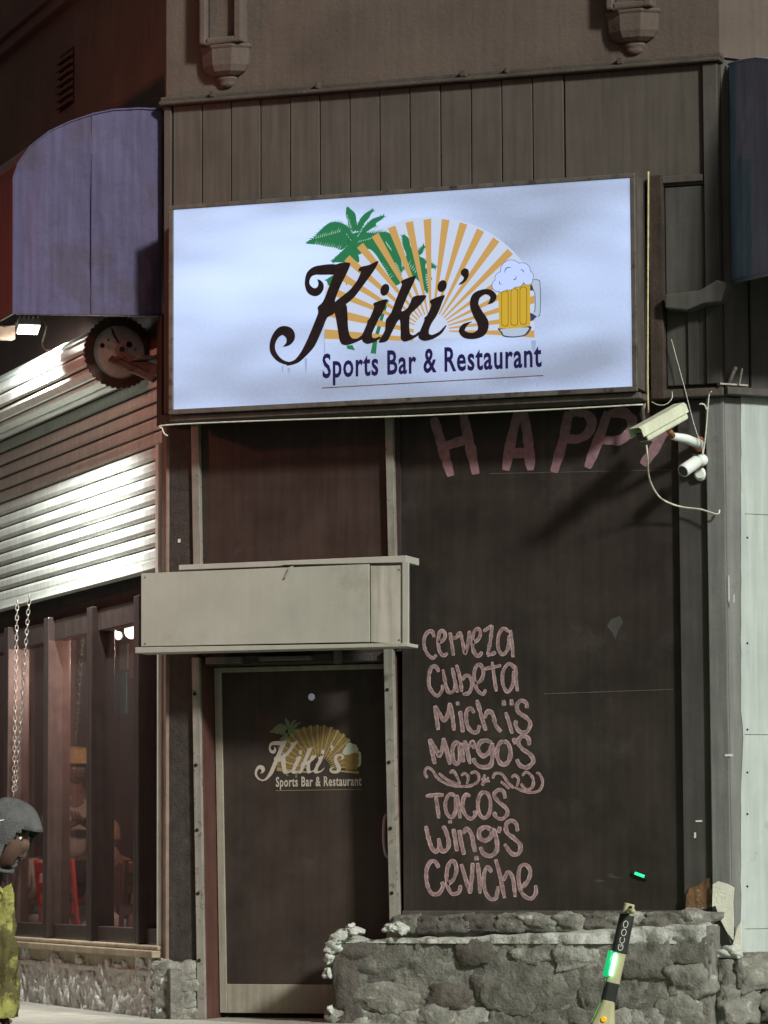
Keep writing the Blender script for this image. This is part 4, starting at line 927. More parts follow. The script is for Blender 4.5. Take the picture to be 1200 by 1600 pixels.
# ------------------------------------------------------------------ cameras and wires on the right
def axisM(p, d, roll_up=Vector((0, 0, 1))):
    d = d.normalized(); x = d.cross(roll_up).normalized(); u = x.cross(d)
    m = Matrix((x, d, u)).transposed().to_4x4(); m.translation = p; return m
cO = .34
A = FR.pt(*FR.px(1000, 682, cO + .16), cO + .16); B = FR.pt(*FR.px(1066, 645, cO - .12), cO - .12)
cm = thing('bullet_camera', 'cream bullet security camera with a sun hood, tilted down beside the sign', 'security camera', (A + B) / 2)
Q = axisM((A + B) / 2, A - B); Lh = (A - B).length / 2
b = MB(); b.wbox(-.042, .042, -Lh, Lh * .93, -.040, .028, Q); part('body', 'cctv_cream', b, cm, bevel=.012)
hb = MB(); pr = [(-.055, .0), (-.055, .048), (-.040, .060), (.040, .060), (.055, .048), (.055, .0)]; n = len(pr)
hb.add([Q @ Vector((x, -Lh * 1.0, z)) for x, z in pr] + [Q @ Vector((x, Lh * 1.12, z)) for x, z in pr], [(i, i + 1, n + i + 1, n + i) for i in range(n - 1)])
h_o = part('sun_hood', 'cctv_cream', hb, cm); so_ = h_o.modifiers.new('solid', 'SOLIDIFY'); so_.thickness = .004
b = MB(); b.wbox(-.034, .034, Lh * .925, Lh * .945, -.032, .020, Q); part('lens_window', 'black_plastic', b, cm)
b = MB(); b.tube([tuple(v) for v in (Q @ Vector((.01, -Lh * .25, -.04)), Q @ Vector((.02, -Lh * .4, -.10)))], .018, 8); part('swivel', 'rust', b, cm, smooth=True)
e0 = Q @ Vector((.02, -Lh * .4, -.10)); e1 = FR.pt(*FR.px(1092, 694, .04), .03)
b = MB(); b.tube([tuple(v) for v in (e0, e0.lerp(e1, .5) + Vector((0, 0, .01)), e1)], [.022, .026, .03], 10); part('arm', 'cctv_white', b, cm, smooth=True)
b = MB(); b.lathe([(.045, 0), (.045, .012), (.03, .02)], 14, Matrix.Translation(FR.pt(*FR.px(1093, 694, .0), -.01)) @ Matrix.Rotation(PI / 2, 4, 'X')); part('base_plate', 'rust', b, cm)
cs = thing('turret_camera', 'small white stubby security camera below the bullet camera', 'security camera', FR.pt(*FR.px(1085, 735, .1), .1))
A = FR.pt(*FR.px(1066, 737, .22), .22); B = FR.pt(*FR.px(1090, 720, .10), .10); Q = axisM(B, A - B); L_ = (A - B).length
b = MB(); b.lathe([(.024, 0), (.036, .01), (.038, L_ * .55), (.038, L_ * .93), (.034, L_ * .95)], 18, Q @ Matrix.Rotation(-PI / 2, 4, 'X')); part('body', 'cctv_white', b, cs, smooth=True)
b = MB(); b.lathe([(.033, L_ * .94), (.030, L_ * .96)], 18, Q @ Matrix.Rotation(-PI / 2, 4, 'X')); part('lens', 'black_plastic', b, cs)
b = MB(); b.ball(FR.pt(*FR.px(1097, 719, .06), .06), .036, 14, 10); part('ball_joint', 'cctv_white', b, cs, smooth=True)
b = MB(); b.lathe([(.040, 0), (.038, .02), (.025, .04)], 16, Matrix.Translation(FR.pt(*FR.px(1095, 741, .0), -.012)) @ Matrix.Rotation(PI / 2, 4, 'X')); part('base_plate', 'cctv_white', b, cs)
def cable(name, m, pts, r, label, cat='cable', F=FR, n=5):
    o = MB().tube([tuple(p) for p in spline([F.pt(*F.px(x, y, o_), o_) for x, y, o_ in pts], n)], r, 6).build(name, m, smooth=True)
    tag(o, label, cat); return o
cable('camera_cable', 'cable_white', [(1010, 695, .42), (1012, 715, .40), (1013, 738, .30), (1018, 757, .2), (1030, 776, .1), (1048, 787, .06), (1070, 793, .04), (1095, 796, .05), (1117, 803, .06), (1123, 802, .06), (1124, 797, .05)], .0055, 'white cable drooping from the bullet camera to the pilaster')
cable('stay_wire', 'cable_white', [(1049, 530, .07), (1068, 600, .08), (1085, 665, .09), (1093, 686, .10), (1098, 692, .10), (1097, 712, .08)], .0022, 'thin pale wire running straight down to the bullet camera arm', 'wire')
cable('antenna_lead', 'cable_white', [(1112, 612, .11), (1108, 617, .10), (1105, 650, .09), (1102, 685, .08), (1098, 712, .08)], .0042, 'white lead dropping from the ledge to the stubby camera')
cable('wire_tail', 'cable_white', [(1104, 640, .10), (1101, 633, .11), (1096, 631, .12), (1093, 632, .12)], .005, 'short curled wire end beside the dropping white lead', 'wire')
cable('loop_wire', 'cable_white', [(1018, 628, .15), (1030, 633, .16), (1042, 631, .16), (1050, 622, .15), (1050, 612, .13)], .0028, 'thin looped wire above the bullet camera', 'wire')
cd_ = cable('conduit', 'cable_yellow', [(1013, 268, .115), (1012.5, 400, .115), (1012, 520, .115), (1012, 600, .115), (1013, 645, .115)], .0065, 'yellowed conduit running down the wooden post right of the lit sign', 'conduit')
b = MB(); s_, z_ = FR.px(1008, 640, .1); b.tube([FR.pt(s_, z_ + .05, .1), FR.pt(s_ - .012, z_, .1), FR.pt(s_ - .01, z_ - .09, .1)], [.02, .016, .012], 8); tag(b.build('conduit_stub', 'frame_metal', smooth=True), 'rusty pipe stub ending below the yellowed conduit', 'pipe')
# clamp lamp arm on ledge
cl = thing('clamp_bracket', 'small galvanised clamp bracket standing on the ledge above the pale sheet', 'bracket', RW.pt(.03, 3.66, .05))
b = MB(); p0_ = RW.pt(.02, 3.665, .05); b.wbox(-.09, .10, -.02, .02, 0, .012, Matrix.Translation(p0_) @ Matrix.Rotation(RA, 4, 'Z')); part('base', 'galv', b, cl, bevel=.003)
b = MB(); b.tube([p0_ + Vector((-.02, 0, .01)), p0_ + Vector((.012, 0, .085)), p0_ + Vector((.02, 0, .10))], .012, 8); b.ball(p0_ + Vector((.02, 0, .10)), .016, 10, 8); part('arm', 'galv', b, cl, smooth=True)
b = MB(); b.tube([p0_ + Vector((.045, 0, .01)), p0_ + Vector((.062, 0, .10))], .006, 6); part('screw', 'galv', b, cl)

# ------------------------------------------------------------------ writing on the blacked-out window
def chalk_mesh(strokes, conv, o, wd):
    b = MB(); at = []
    for j, st in enumerate(strokes):
        P = spline([(x, y, 0) for x, y in st], 7); lo_ = o + j * 2.5e-5
        m = len(P)
        offs = (-1, -.62, 0, .62, 1); fl_ = random.choice((-1, 1)); sh_ = {-1: .62, -.62: .30, 0: .22, .62: .42, 1: 1.0}
        base = len(b.v)
        for i, p in enumerate(P):
            q0, q1 = P[max(i - 1, 0)], P[min(i + 1, m - 1)]
            d = Vector((q1.x - q0.x, q1.y - q0.y)); d = d.normalized() if d.length > 1e-9 else Vector((0, 1)); nn = Vector((-d.y, d.x))
            e_ = min(1, (min(i, m - 1 - i) + 1.2) / 3.5); ww = wd * .5 * (.55 + .45 * e_) * (1 + .32 * noise.noise(Vector((p.x * .03, p.y * .03, j))))
            ext = Vector((0, 0))
            for k in offs:
                (a, z), = [FR.px(*q, WO) for q in conv([(p.x + nn.x * ww * k, p.y + nn.y * ww * k)])]
                b.v.append(FR.pt(a, z, lo_)); at.append(sh_[k * fl_] * (.75 + .5 * noise.noise(Vector((p.x * .02, p.y * .02, j * 3.7)))) if e_ > .45 else .8)
        for i in range(m - 1):
            for k in range(4): b.f.append((base + i * 5 + k, base + i * 5 + k + 1, base + (i + 1) * 5 + k + 1, base + (i + 1) * 5 + k))
    return b, at
def chalk_part(name, strokes, conv, wd, m='chalk'):
    b, at = chalk_mesh(strokes, conv, WO + .0022, wd)
    me = bpy.data.meshes.new(name); me.from_pydata([tuple(v) for v in b.v], [], b.f); me.update()
    a_ = me.attributes.new('edge', 'FLOAT', 'POINT'); a_.data.foreach_set('value', at)
    me.materials.append(MATS[m]); o = bpy.data.objects.new(name, me); COL.objects.link(o); o.parent = win; return o
mt = MATS['chalk']; N = mt.node_tree.nodes; L = mt.node_tree.links; bs = N['Principled BSDF']
an = N.new('ShaderNodeAttribute'); an.attribute_name = 'edge'
g_ = N.new('ShaderNodeNewGeometry'); nz_ = N.new('ShaderNodeTexNoise'); nz_.inputs['Scale'].default_value = 70; nz_.inputs['Detail'].default_value = 6; L.new(g_.outputs['Position'], nz_.inputs['Vector'])
ad = N.new('ShaderNodeMath'); ad.operation = 'MULTIPLY_ADD'; ad.inputs[1].default_value = .9; ad.inputs[2].default_value = -.42; L.new(nz_.outputs['Fac'], ad.inputs[0])
a2 = N.new('ShaderNodeMath'); a2.operation = 'ADD'; L.new(an.outputs['Fac'], a2.inputs[0]); L.new(ad.outputs[0], a2.inputs[1])
cr = N.new('ShaderNodeValToRGB'); cr.color_ramp.elements[0].position = .05; cr.color_ramp.elements[0].color = (.175, .105, .110, 1); cr.color_ramp.elements[1].position = .95; cr.color_ramp.elements[1].color = (.60, .42, .42, 1)
L.new(a2.outputs[0], cr.inputs[0]); L.new(cr.outputs[0], bs.inputs['Base Color'])
def CA(p): return [(640 + x / 5.4545, 960 + y / 5.4545) for x, y in p]
def CB(p): return [(640 + x / 5.4545, 1080 + y / 5.4545) for x, y in p]
def CC(p): return [(640 + x / 5.4545, 1220 + y / 5.4545) for x, y in p]
def HP(p): return [(650 + x / 3.3333, 630 + y / 3.3333) for x, y in p]
def oval(cx, cy, rx, ry): return [(cx + rx * math.sin(t), cy - ry * math.cos(t)) for t in [2 * PI * k / 10 for k in range(11)]]
def dot(x, y, r=9): return [(x - 2, y - r), (x + 1, y), (x + 2, y + r)]
chalk_part('lettering', [[(210, 195), (195, 150), (165, 145), (130, 190), (125, 270), (155, 340), (200, 372), (230, 345)], [(250, 240), (285, 220), (305, 180), (290, 145), (260, 150), (245, 220), (255, 310), (290, 350), (325, 330)], [(345, 155), (360, 250), (375, 350)], [(358, 200), (400, 195), (425, 150)], [(430, 145), (455, 250), (475, 335), (500, 240), (512, 140)], [(540, 240), (585, 215), (605, 160), (585, 125), (550, 150), (535, 240), (550, 320), (585, 355), (620, 320)], [(630, 145), (668, 120), (705, 95)], [(705, 95), (690, 220), (665, 345)], [(660, 350), (700, 340), (735, 320)], [(850, 150), (800, 120), (760, 180), (755, 280), (790, 340), (835, 300), (850, 180)], [(860, 135), (875, 260), (882, 365)]], CA, 30)
chalk_part('lettering', [[(250, 490), (225, 445), (185, 455), (165, 540), (175, 630), (235, 695), (280, 640), (280, 600)], [(285, 470), (305, 580), (335, 665), (385, 640), (390, 560)], [(365, 455), (385, 560), (410, 665)], [(400, 430), (430, 540), (445, 660)], [(450, 560), (480, 520), (520, 540), (530, 610), (505, 670), (455, 680)], [(560, 590), (610, 560), (630, 490), (600, 425), (560, 460), (550, 550), (575, 640), (625, 680), (650, 640)], [(705, 405), (720, 520), (740, 655)], [(640, 465), (710, 450), (780, 435)], [(900, 460), (850, 420), (800, 480), (795, 590), (835, 660), (880, 600), (890, 480)], [(905, 440), (910, 540), (920, 655)]], CA, 30)
chalk_part('lettering', [[(215, 125), (230, 220), (245, 330)], [(215, 125), (260, 200), (300, 250), (335, 170), (345, 100)], [(345, 100), (365, 210), (380, 335)], dot(410, 105, 16), [(430, 170), (445, 260), (455, 350)], [(550, 185), (520, 145), (485, 180), (490, 280), (530, 345), (580, 345), (595, 290)], [(575, 75), (610, 200), (650, 335)], [(640, 230), (670, 170), (710, 200), (735, 290), (780, 345)], dot(803, 100, 24), [(820, 180), (850, 270), (875, 360)], dot(870, 95, 26), [(1000, 145), (995, 100), (950, 80), (915, 120), (930, 180), (1000, 230), (1030, 280), (1000, 345), (940, 345), (905, 290), (910, 250)]], CB, 34)
chalk_part('lettering', [[(170, 410), (195, 520), (215, 620)], [(170, 410), (220, 490), (255, 550), (285, 460), (290, 400)], [(290, 400), (320, 520), (345, 625)], [(425, 450), (390, 440), (365, 500), (375, 590), (405, 620), (430, 570), (425, 450)], [(440, 440), (450, 530), (460, 605)], [(470, 420), (495, 520), (515, 620)], [(500, 480), (540, 430), (550, 490)], [(700, 440), (650, 420), (600, 440), (585, 500), (620, 550), (670, 530), (700, 470), (705, 440)], [(705, 440), (705, 580), (680, 640), (610, 645), (560, 610), (545, 570)], oval(803, 525, 58, 100), [(885, 400), (905, 450)], [(1020, 460), (1010, 400), (960, 385), (925, 430), (960, 490), (1030, 540), (1055, 600), (1000, 650), (940, 630), (915, 580)]], CB, 36)
chalk_part('flourish', [[(150, 740), (130, 690), (155, 650), (200, 680), (240, 740), (320, 790), (420, 810), (520, 805), (580, 770), (590, 720), (560, 690), (520, 700)], [(250, 700), (330, 760), (430, 800)], [(345, 700), (370, 680), (400, 720), (430, 790)], [(440, 720), (470, 700), (500, 730), (490, 790)], [(640, 710), (625, 805)], [(610, 750), (685, 770)], [(675, 735), (615, 800)], [(710, 745), (730, 700), (790, 710), (840, 780), (890, 825)], [(780, 770), (850, 830)], [(870, 735), (900, 715), (930, 750), (915, 810)], [(960, 720), (1000, 690), (1050, 740), (1050, 810), (1000, 840), (950, 790)], [(900, 820), (1000, 860), (1100, 850), (1135, 780), (1110, 710), (1080, 695)]], CB, 24)
chalk_part('lettering', [[(140, 130), (215, 122), (290, 120)], [(225, 140), (240, 230), (250, 320)], [(390, 130), (340, 115), (305, 190), (320, 280), (365, 310), (395, 240), (390, 140)], [(405, 120), (420, 220), (430, 320)], [(515, 135), (480, 115), (455, 180), (465, 270), (520, 325), (560, 290), (550, 255)], oval(637, 205, 55, 112), [(815, 150), (800, 90), (755, 80), (720, 120), (760, 180), (820, 230), (835, 280), (790, 325), (740, 310), (720, 265)]], CC, 32)
chalk_part('lettering', [[(140, 385), (160, 480), (190, 570), (225, 605), (255, 560), (248, 490)], [(248, 490), (270, 590), (315, 590), (335, 530), (310, 430), (285, 385)], dot(345, 350, 14), [(375, 410), (390, 500), (405, 600)], [(425, 420), (440, 520), (465, 630)], [(455, 450), (490, 410), (530, 460), (545, 540), (560, 605)], [(700, 420), (650, 395), (600, 420), (595, 480), (640, 510), (690, 480), (710, 400)], [(720, 410), (745, 520), (740, 600), (690, 640), (630, 620), (605, 565)], [(770, 390), (760, 445)], [(920, 430), (910, 370), (870, 340), (825, 370), (830, 440), (890, 490), (945, 550), (930, 620), (870, 620), (810, 540)]], CC, 36)
chalk_part('lettering', [[(250, 740), (220, 690), (180, 690), (145, 760), (150, 880), (190, 960), (250, 960), (285, 900), (275, 860)], [(325, 880), (375, 840), (400, 760), (385, 695), (350, 690), (320, 760), (320, 880), (360, 960), (420, 950), (435, 890)], [(440, 710), (480, 840), (515, 960)], [(515, 960), (530, 840), (540, 700)], dot(570, 660, 18), [(580, 700), (595, 830), (600, 960)], [(700, 780), (665, 735), (635, 800), (640, 920), (680, 1000), (735, 1000), (755, 900)], [(735, 670), (770, 800), (810, 1000)], [(800, 850), (840, 780), (880, 830), (900, 990)], [(960, 910), (1010, 850), (1030, 770), (990, 715), (940, 740), (930, 850), (960, 960), (1030, 1005), (1075, 960), (1075, 890)]], CC, 34)
chalk_part('lettering', [[(92, 75), (135, 220), (182, 380)], [(245, 55), (280, 210), (312, 370)], [(160, 222), (210, 205), (262, 190)], [(532, 45), (495, 200), (468, 350)], [(562, 45), (585, 200), (597, 350)], [(490, 262), (590, 258)], [(795, 45), (765, 200), (718, 360)], [(800, 55), (870, 48), (915, 90), (900, 150), (850, 185), (770, 182)], [(1000, 45), (955, 180), (893, 338)], [(1005, 55), (1080, 50), (1125, 90), (1112, 150), (1060, 192), (970, 192)], [(1285, 165), (1235, 250), (1180, 322)], [(1185, 40), (1215, 120), (1255, 205)], [(1370, 40), (1320, 110), (1270, 185)]], HP, 50, 'happy_paint')

# ------------------------------------------------------------------ people
def skin_geo(verts, edges, radii, sub=2, root=0):
    me = bpy.data.meshes.new('sk'); me.from_pydata([tuple(v) for v in verts], edges, []); ob = bpy.data.objects.new('sk', me); COL.objects.link(ob)
    md = ob.modifiers.new('skin', 'SKIN'); md.use_smooth_shade = True
    for i, r in enumerate(radii):
        sv = me.skin_vertices[0].data[i]; rr_ = r if isinstance(r, tuple) else (r, r); sv.radius = rr_; sv.use_root = (i == root)
    ss = ob.modifiers.new('sub', 'SUBSURF'); ss.levels = sub; ss.render_levels = sub
    dg = bpy.context.evaluated_depsgraph_get(); ev = bpy.data.meshes.new_from_object(ob.evaluated_get(dg))
    vs = [v.co.copy() for v in ev.vertices]; fs = [tuple(p.vertices) for p in ev.polygons]
    bpy.data.objects.remove(ob); bpy.data.meshes.remove(me); bpy.data.meshes.remove(ev)
    return vs, fs
def chain_geo(chains, sub=2):
    """chains share joints by name: {'name': (pos, radius)}, [(a, b), ...]"""
    J, E = chains; idx = {k: i for i, k in enumerate(J)}
    return skin_geo([J[k][0] for k in J], [(idx[a], idx[b_]) for a, b_ in E], [J[k][1] for k in J], sub)
def head_geo(b, C_, yaw, nod, s=1.0):
    Rm = Matrix.Rotation(yaw, 4, 'Z') @ Matrix.Rotation(nod, 4, 'Y')
    seg, ring = 24, 18; base = len(b.v)
    for i in range(ring + 1):
        th = PI * i / ring
        for k in range(seg):
            a = 2 * PI * k / seg
            x, y, z = math.sin(th) * math.cos(a), math.sin(th) * math.sin(a), math.cos(th)
            p = Vector((x * .098, y * .077, z * .122))
            if z < -.1: p.x *= 1 - .12 * (-z); p.y *= 1 - .32 * (-z)                  # jaw narrows
            if x > .75 and abs(y) < .22:                                               # nose and brow
                if -.30 < z < .08: p.x += .020 * (1 - abs(y) / .22) * (1 - (z + .30) / .40 * .6)
            if x > .7 and .06 < z < .22 and .15 < abs(y) < .55: p.x -= .010           # eye sockets
            if x > .8 and -.52 < z < -.40 and abs(y) < .35: p.x += .006               # lips
            if x > .6 and z < -.75: p.x += .012                                        # chin
            b.v.append(C_ + Rm @ (p * s))
    for i in range(ring):
        for k in range(seg): b.f.append((base + i * seg + k, base + i * seg + (k + 1) % seg, base + (i + 1) * seg + (k + 1) % seg, base + (i + 1) * seg + k))
    for sd_ in (-1, 1): b.ball(C_ + Rm @ (Vector((-.012, .078 * sd_, -.005)) * s), .03 * s, 8, 6, (.5, .35, 1.0), Rm)
    return Rm
def hand(J, E, wrist, d, side, s=1.0):
    w = J[wrist][0]; d = d.normalized(); dn = d.cross(side).normalized()
    pm = wrist + 'p'; J[pm] = (w + d * .055 * s, (.030 * s, .016 * s)); E.append((wrist, pm))
    for k, (off, ln) in enumerate(((-.027, .062), (-.009, .075), (.010, .070), (.028, .054))):
        a, b_, c_ = f'{wrist}f{k}a', f'{wrist}f{k}b', f'{wrist}f{k}c'
        J[a] = (w + (d * .092 + side * off) * s, .0095 * s); J[b_] = (J[a][0] + (d * ln * .55 + dn * .012) * s, .0085 * s); J[c_] = (J[b_][0] + (d * ln * .4 + dn * .028) * s, .0072 * s)
        E += [(pm, a), (a, b_), (b_, c_)]
    t1, t2 = wrist + 't1', wrist + 't2'
    J[t1] = (w + (d * .045 - side * .040) * s, .0105 * s); J[t2] = (J[t1][0] + (d * .035 - side * .018 + dn * .012) * s, .009 * s); E += [(pm, t1), (t1, t2)]
def person(label, loc, yaw, sit, mats, group=None, head_yaw=0.0, nod=0.15, hat=None, arms='rest'):
    """local axes: x forwards, y to the left, z up; origin on the ground"""
    p = thing('person', label, 'person', loc, group); p.rotation_euler = (0, 0, yaw)
    V_ = Vector
    if sit:
        hz = .47; J = {'pel': (V_((0, 0, hz + .03)), (.135, .11)), 'wai': (V_((.01, 0, hz + .17)), (.125, .10)), 'che': (V_((.03, 0, hz + .37)), (.150, .11)), 'nek': (V_((.06, 0, hz + .50)), .062), 'hd': (V_((.085, 0, hz + .58)), .055)}
        legs = {'hip': (.03, .085, hz), 'kne': (.43, .12, hz + .02), 'ank': (.41, .12, .10), 'toe': (.56, .135, .045)}
    else:
        hz = .90; J = {'pel': (V_((0, 0, hz + .04)), (.135, .10)), 'wai': (V_((0, 0, hz + .18)), (.125, .09)), 'che': (V_((.0, 0, hz + .39)), (.150, .10)), 'nek': (V_((.015, 0, hz + .56)), .060), 'hd': (V_((.025, 0, hz + .64)), .055)}
        legs = {'hip': (.0, .085, hz - .02), 'kne': (.02, .10, .48), 'ank': (-.02, .11, .09), 'toe': (.12, .13, .045)}
    if arms == 'carry':                                # stooping forwards, a bag in both hands
        J = {'pel': (V_((-.14, 0, .80)), (.135, .11)), 'wai': (V_((-.05, 0, .90)), (.125, .10)), 'che': (V_((.26, 0, .92)), (.150, .11)), 'nek': (V_((.40, 0, 1.01)), .062), 'hd': (V_((.455, 0, 1.045)), .055)}
        legs = {'hip': (-.12, .085, .76), 'kne': (-.03, .10, .44), 'ank': (-.14, .11, .09), 'toe': (.0, .13, .045)}
    E = [('pel', 'wai'), ('wai', 'che'), ('che', 'nek'), ('nek', 'hd')]
    cz = J['che'][0].z
    for sd_ in (1, -1):
        n_ = 'L' if sd_ > 0 else 'R'
        sx = J['che'][0].x
        J['sh' + n_] = (V_((sx + (.10 if arms == 'carry' else 0), .165 * sd_, cz + (.02 if arms == 'carry' else .065))), .060)
        if arms == 'lap': el, wr = V_((sx + .07, .235 * sd_, cz - .18)), V_((sx + .30, .13 * sd_, cz - .23))
        elif arms == 'carry': el, wr = V_((sx + .12, .20 * sd_, cz - .20)), V_((sx + .16, .10 * sd_, cz - .38))
        elif arms == 'fold': el, wr = V_((sx + .06, .25 * sd_, cz - .19)), V_((sx + .25, .05 * sd_, cz - .08))
        else: el, wr = V_((sx - .03, .24 * sd_, cz - .20)), V_((sx + .06, .25 * sd_, cz - .43))
        J['el' + n_] = (el, .042); J['wr' + n_] = (wr, .028)
        E += [('che', 'sh' + n_), ('sh' + n_, 'el' + n_), ('el' + n_, 'wr' + n_)]
        hand(J, E, 'wr' + n_, wr - el, V_((0, sd_, 0)) if arms != 'rest' else V_((1, 0, 0)))
        for k, r in (('hip', .085), ('kne', .058), ('ank', .038), ('toe', .034)):
            q = legs[k]; J[k + n_] = (V_((q[0], q[1] * sd_, q[2])), r)
        E += [('pel', 'hip' + n_), ('hip' + n_, 'kne' + n_), ('kne' + n_, 'ank' + n_), ('ank' + n_, 'toe' + n_)]
    b = MB(); vs, fs = chain_geo((J, E)); b.v = vs; b.f = fs
    hc = J['hd'][0] + V_((.022, 0, .075)); Rm = head_geo(b, hc, head_yaw, nod)
    def prt(name, m, b, **k):
        o = bpy.data.objects.new(name, b.mesh(name, m, True)); COL.objects.link(o); o.parent = p; return o
    prt('body', mats['skin'], b)
    # top: torso and arms a little larger than the body
    g_ = .013
    def grow(r, e): return (r[0] + e, r[1] + e) if isinstance(r, tuple) else r + e
    keep = ['pel', 'wai', 'che', 'shL', 'shR', 'elL', 'elR'] + (['wrL', 'wrR'] if mats.get('long') else [])
    J2 = {k: (J[k][0], grow(J[k][1], g_)) for k in keep}; J2['nk'] = (J['che'][0].lerp(J['nek'][0], .72), .068)
    if not mats.get('long'):
        for n_ in 'LR': J2['el' + n_] = (J['sh' + n_][0].lerp(J['el' + n_][0], .75), .058)
    E2 = [('pel', 'wai'), ('wai', 'che'), ('che', 'nk'), ('che', 'shL'), ('che', 'shR'), ('shL', 'elL'), ('shR', 'elR')] + ([('elL', 'wrL'), ('elR', 'wrR')] if mats.get('long') else [])
    b = MB(); b.v, b.f = chain_geo((J2, E2)); prt('jacket' if mats.get('long') else 'shirt', mats['top'], b)
    kn = 'ank' if mats.get('longleg') else 'kne'
    J3 = {'pel': (J['pel'][0] - V_((0, 0, .02)), grow(J['pel'][1], .016))}; E3 = []
    for n_ in 'LR':
        for k in ('hip', 'kne') + (('ank',) if kn == 'ank' else ()): J3[k + n_] = (J[k + n_][0], grow(J[k + n_][1], .014))
        E3 += [('pel', 'hip' + n_), ('hip' + n_, 'kne' + n_)] + ([('kne' + n_, 'ank' + n_)] if kn == 'ank' else [])
    b = MB(); b.v, b.f = chain_geo((J3, E3)); prt('trousers', mats['legs'], b)
    for n_ in 'LR':
        a_, t_ = J['ank' + n_][0], J['toe' + n_][0]
        b = MB(); b.v, b.f = chain_geo(({'a': (a_ - V_((.03, 0, .045)), .040), 'm': (a_.lerp(t_, .5) - V_((0, 0, .02)), .045), 't': (t_ + V_((.03, 0, 0)), .040)}, [('a', 'm'), ('m', 't')])); prt('shoe', mats.get('shoe', 'rubber'), b)
    # eyes, mouth
    for sd_ in (1, -1):
        b = MB(); b.ball(hc + Rm @ V_((.083, .031 * sd_, .012)), .012, 8, 6, (.6, 1, .6), Rm); prt('eye', 'cctv_white', b)
        b = MB(); b.ball(hc + Rm @ V_((.089, .031 * sd_, .012)), .006, 8, 6, (.6, 1, 1), Rm); prt('pupil', 'hair_dark', b)
        b = MB(); b.ball(hc + Rm @ V_((.086, .031 * sd_, .034)), .018, 8, 6, (.35, 1.2, .3), Rm); prt('eyebrow', 'hair_dark', b)
    b = MB(); b.ball(hc + Rm @ V_((.090, 0, -.055)), .021, 10, 6, (.35, 1.0, .25), Rm); prt('mouth', 'jamb_red', b)
    # hair
    b = MB(); seg, ring = 22, 12; base = 0
    for i in range(ring + 1):
        th = PI * .62 * i / ring
        for k in range(seg):
            a = 2 * PI * k / seg; fr_ = max(0, math.cos(a)); t2 = min(th, PI * .62 - fr_ * 1.0)
            q = V_((math.sin(t2) * math.cos(a) * .107, math.sin(t2) * math.sin(a) * .086, math.cos(t2) * .133)); q *= 1 + .03 * noise.noise(q * 60)
            b.v.append(hc + Rm @ q)
    for i in range(ring):
        for k in range(seg): b.f.append((i * seg + k, i * seg + (k + 1) % seg, (i + 1) * seg + (k + 1) % seg, (i + 1) * seg + k))
    prt('hair', mats['hair'], b)
    if hat == 'straw':
        b = MB(); b.lathe([(.155, .055), (.158, .062), (.112, .075), (.106, .12), (.085, .155), (.03, .162)], 22, Matrix.Translation(hc) @ Rm); prt('hat', 'straw', b)
    if hat == 'hood':
        b = MB(); seg, ring = 40, 26; idx = {}
        for i in range(ring + 1):
            th = PI * i / ring
            for k in range(seg):
                a = 2 * PI * k / seg; x, y, z = math.sin(th) * math.cos(a), math.sin(th) * math.sin(a), math.cos(th)
                q = V_((x * .128, y * .108, z * .142))
                if x > 0 and z > .1: q.x += .022 * x; q.z += .004
                if z < -.2: q.x *= 1.0 + .30 * (-z - .2); q.y *= 1.0 + .55 * (-z - .2)
                q *= 1 + .035 * noise.noise(q * 14)
                b.v.append(hc + Rm @ q); idx[(i, k)] = (x, y, z)
        for i in range(ring):
            for k in range(seg):
                x, y, z = idx[(i, k)]; x2, y2, z2 = idx[(i + 1, (k + 1) % seg)]
                xm, ym, zm = (x + x2) / 2, (y + y2) / 2, (z + z2) / 2
                if xm > .26 and -.86 < zm < .36 and abs(ym) < .86 - .30 * abs(zm + .2): continue
                b.f.append((i * seg + k, i * seg + (k + 1) % seg, (i + 1) * seg + (k + 1) % seg, (i + 1) * seg + k))
        h_ = prt('hood', 'hood_grey', b); so2 = h_.modifiers.new('solid', 'SOLIDIFY'); so2.thickness = .012
        b = MB(); b.tube([hc + Rm @ V_(v) for v in ((-.035, -.104, .050), (-.015, -.106, .046), (.008, -.103, .056), (.030, -.098, .068))], [.002, .005, .004, .001], 6); prt('white_mark', 'cctv_white', b)
        b = MB(); b.v, b.f = chain_geo(({'a': (J['nek'][0] + V_((-.03, 0, .01)), .095), 'b': (J['che'][0].lerp(J['nek'][0], .45), (.15, .12))}, [('a', 'b')])); prt('collar', 'hood_grey', b)
    return p
# stooping person at the left edge, in profile
PD = 13.75
hp = CAMP + ray(8, 1305) * PD
fdir = (r0 * .97 - f0 * .24).normalized(); yaw_ = math.atan2(fdir.y, fdir.x)
sc_ = (hp.z - ROAD) / 1.12
foot_loc = Vector((hp.x, hp.y, ROAD)) - fdir * .477 * sc_
pr_ = person('person in a grey hood stooping at the left edge with a yellow bag', foot_loc, yaw_, False, dict(skin='skin', top='jacket_dark', legs='trousers_dark', hair='hair_dark', long=True, longleg=True), head_yaw=-.15, nod=.30, hat='hood', arms='carry')
pr_.scale = (sc_,) * 3
def loc_build(name, m, b, root, bevel=0.0, smooth=False):
    o = bpy.data.objects.new(name, b.mesh(name, m, smooth)); COL.objects.link(o); o.parent = root
    if bevel: bv = o.modifiers.new('bevel', 'BEVEL'); bv.width = bevel; bv.segments = 2
    return o
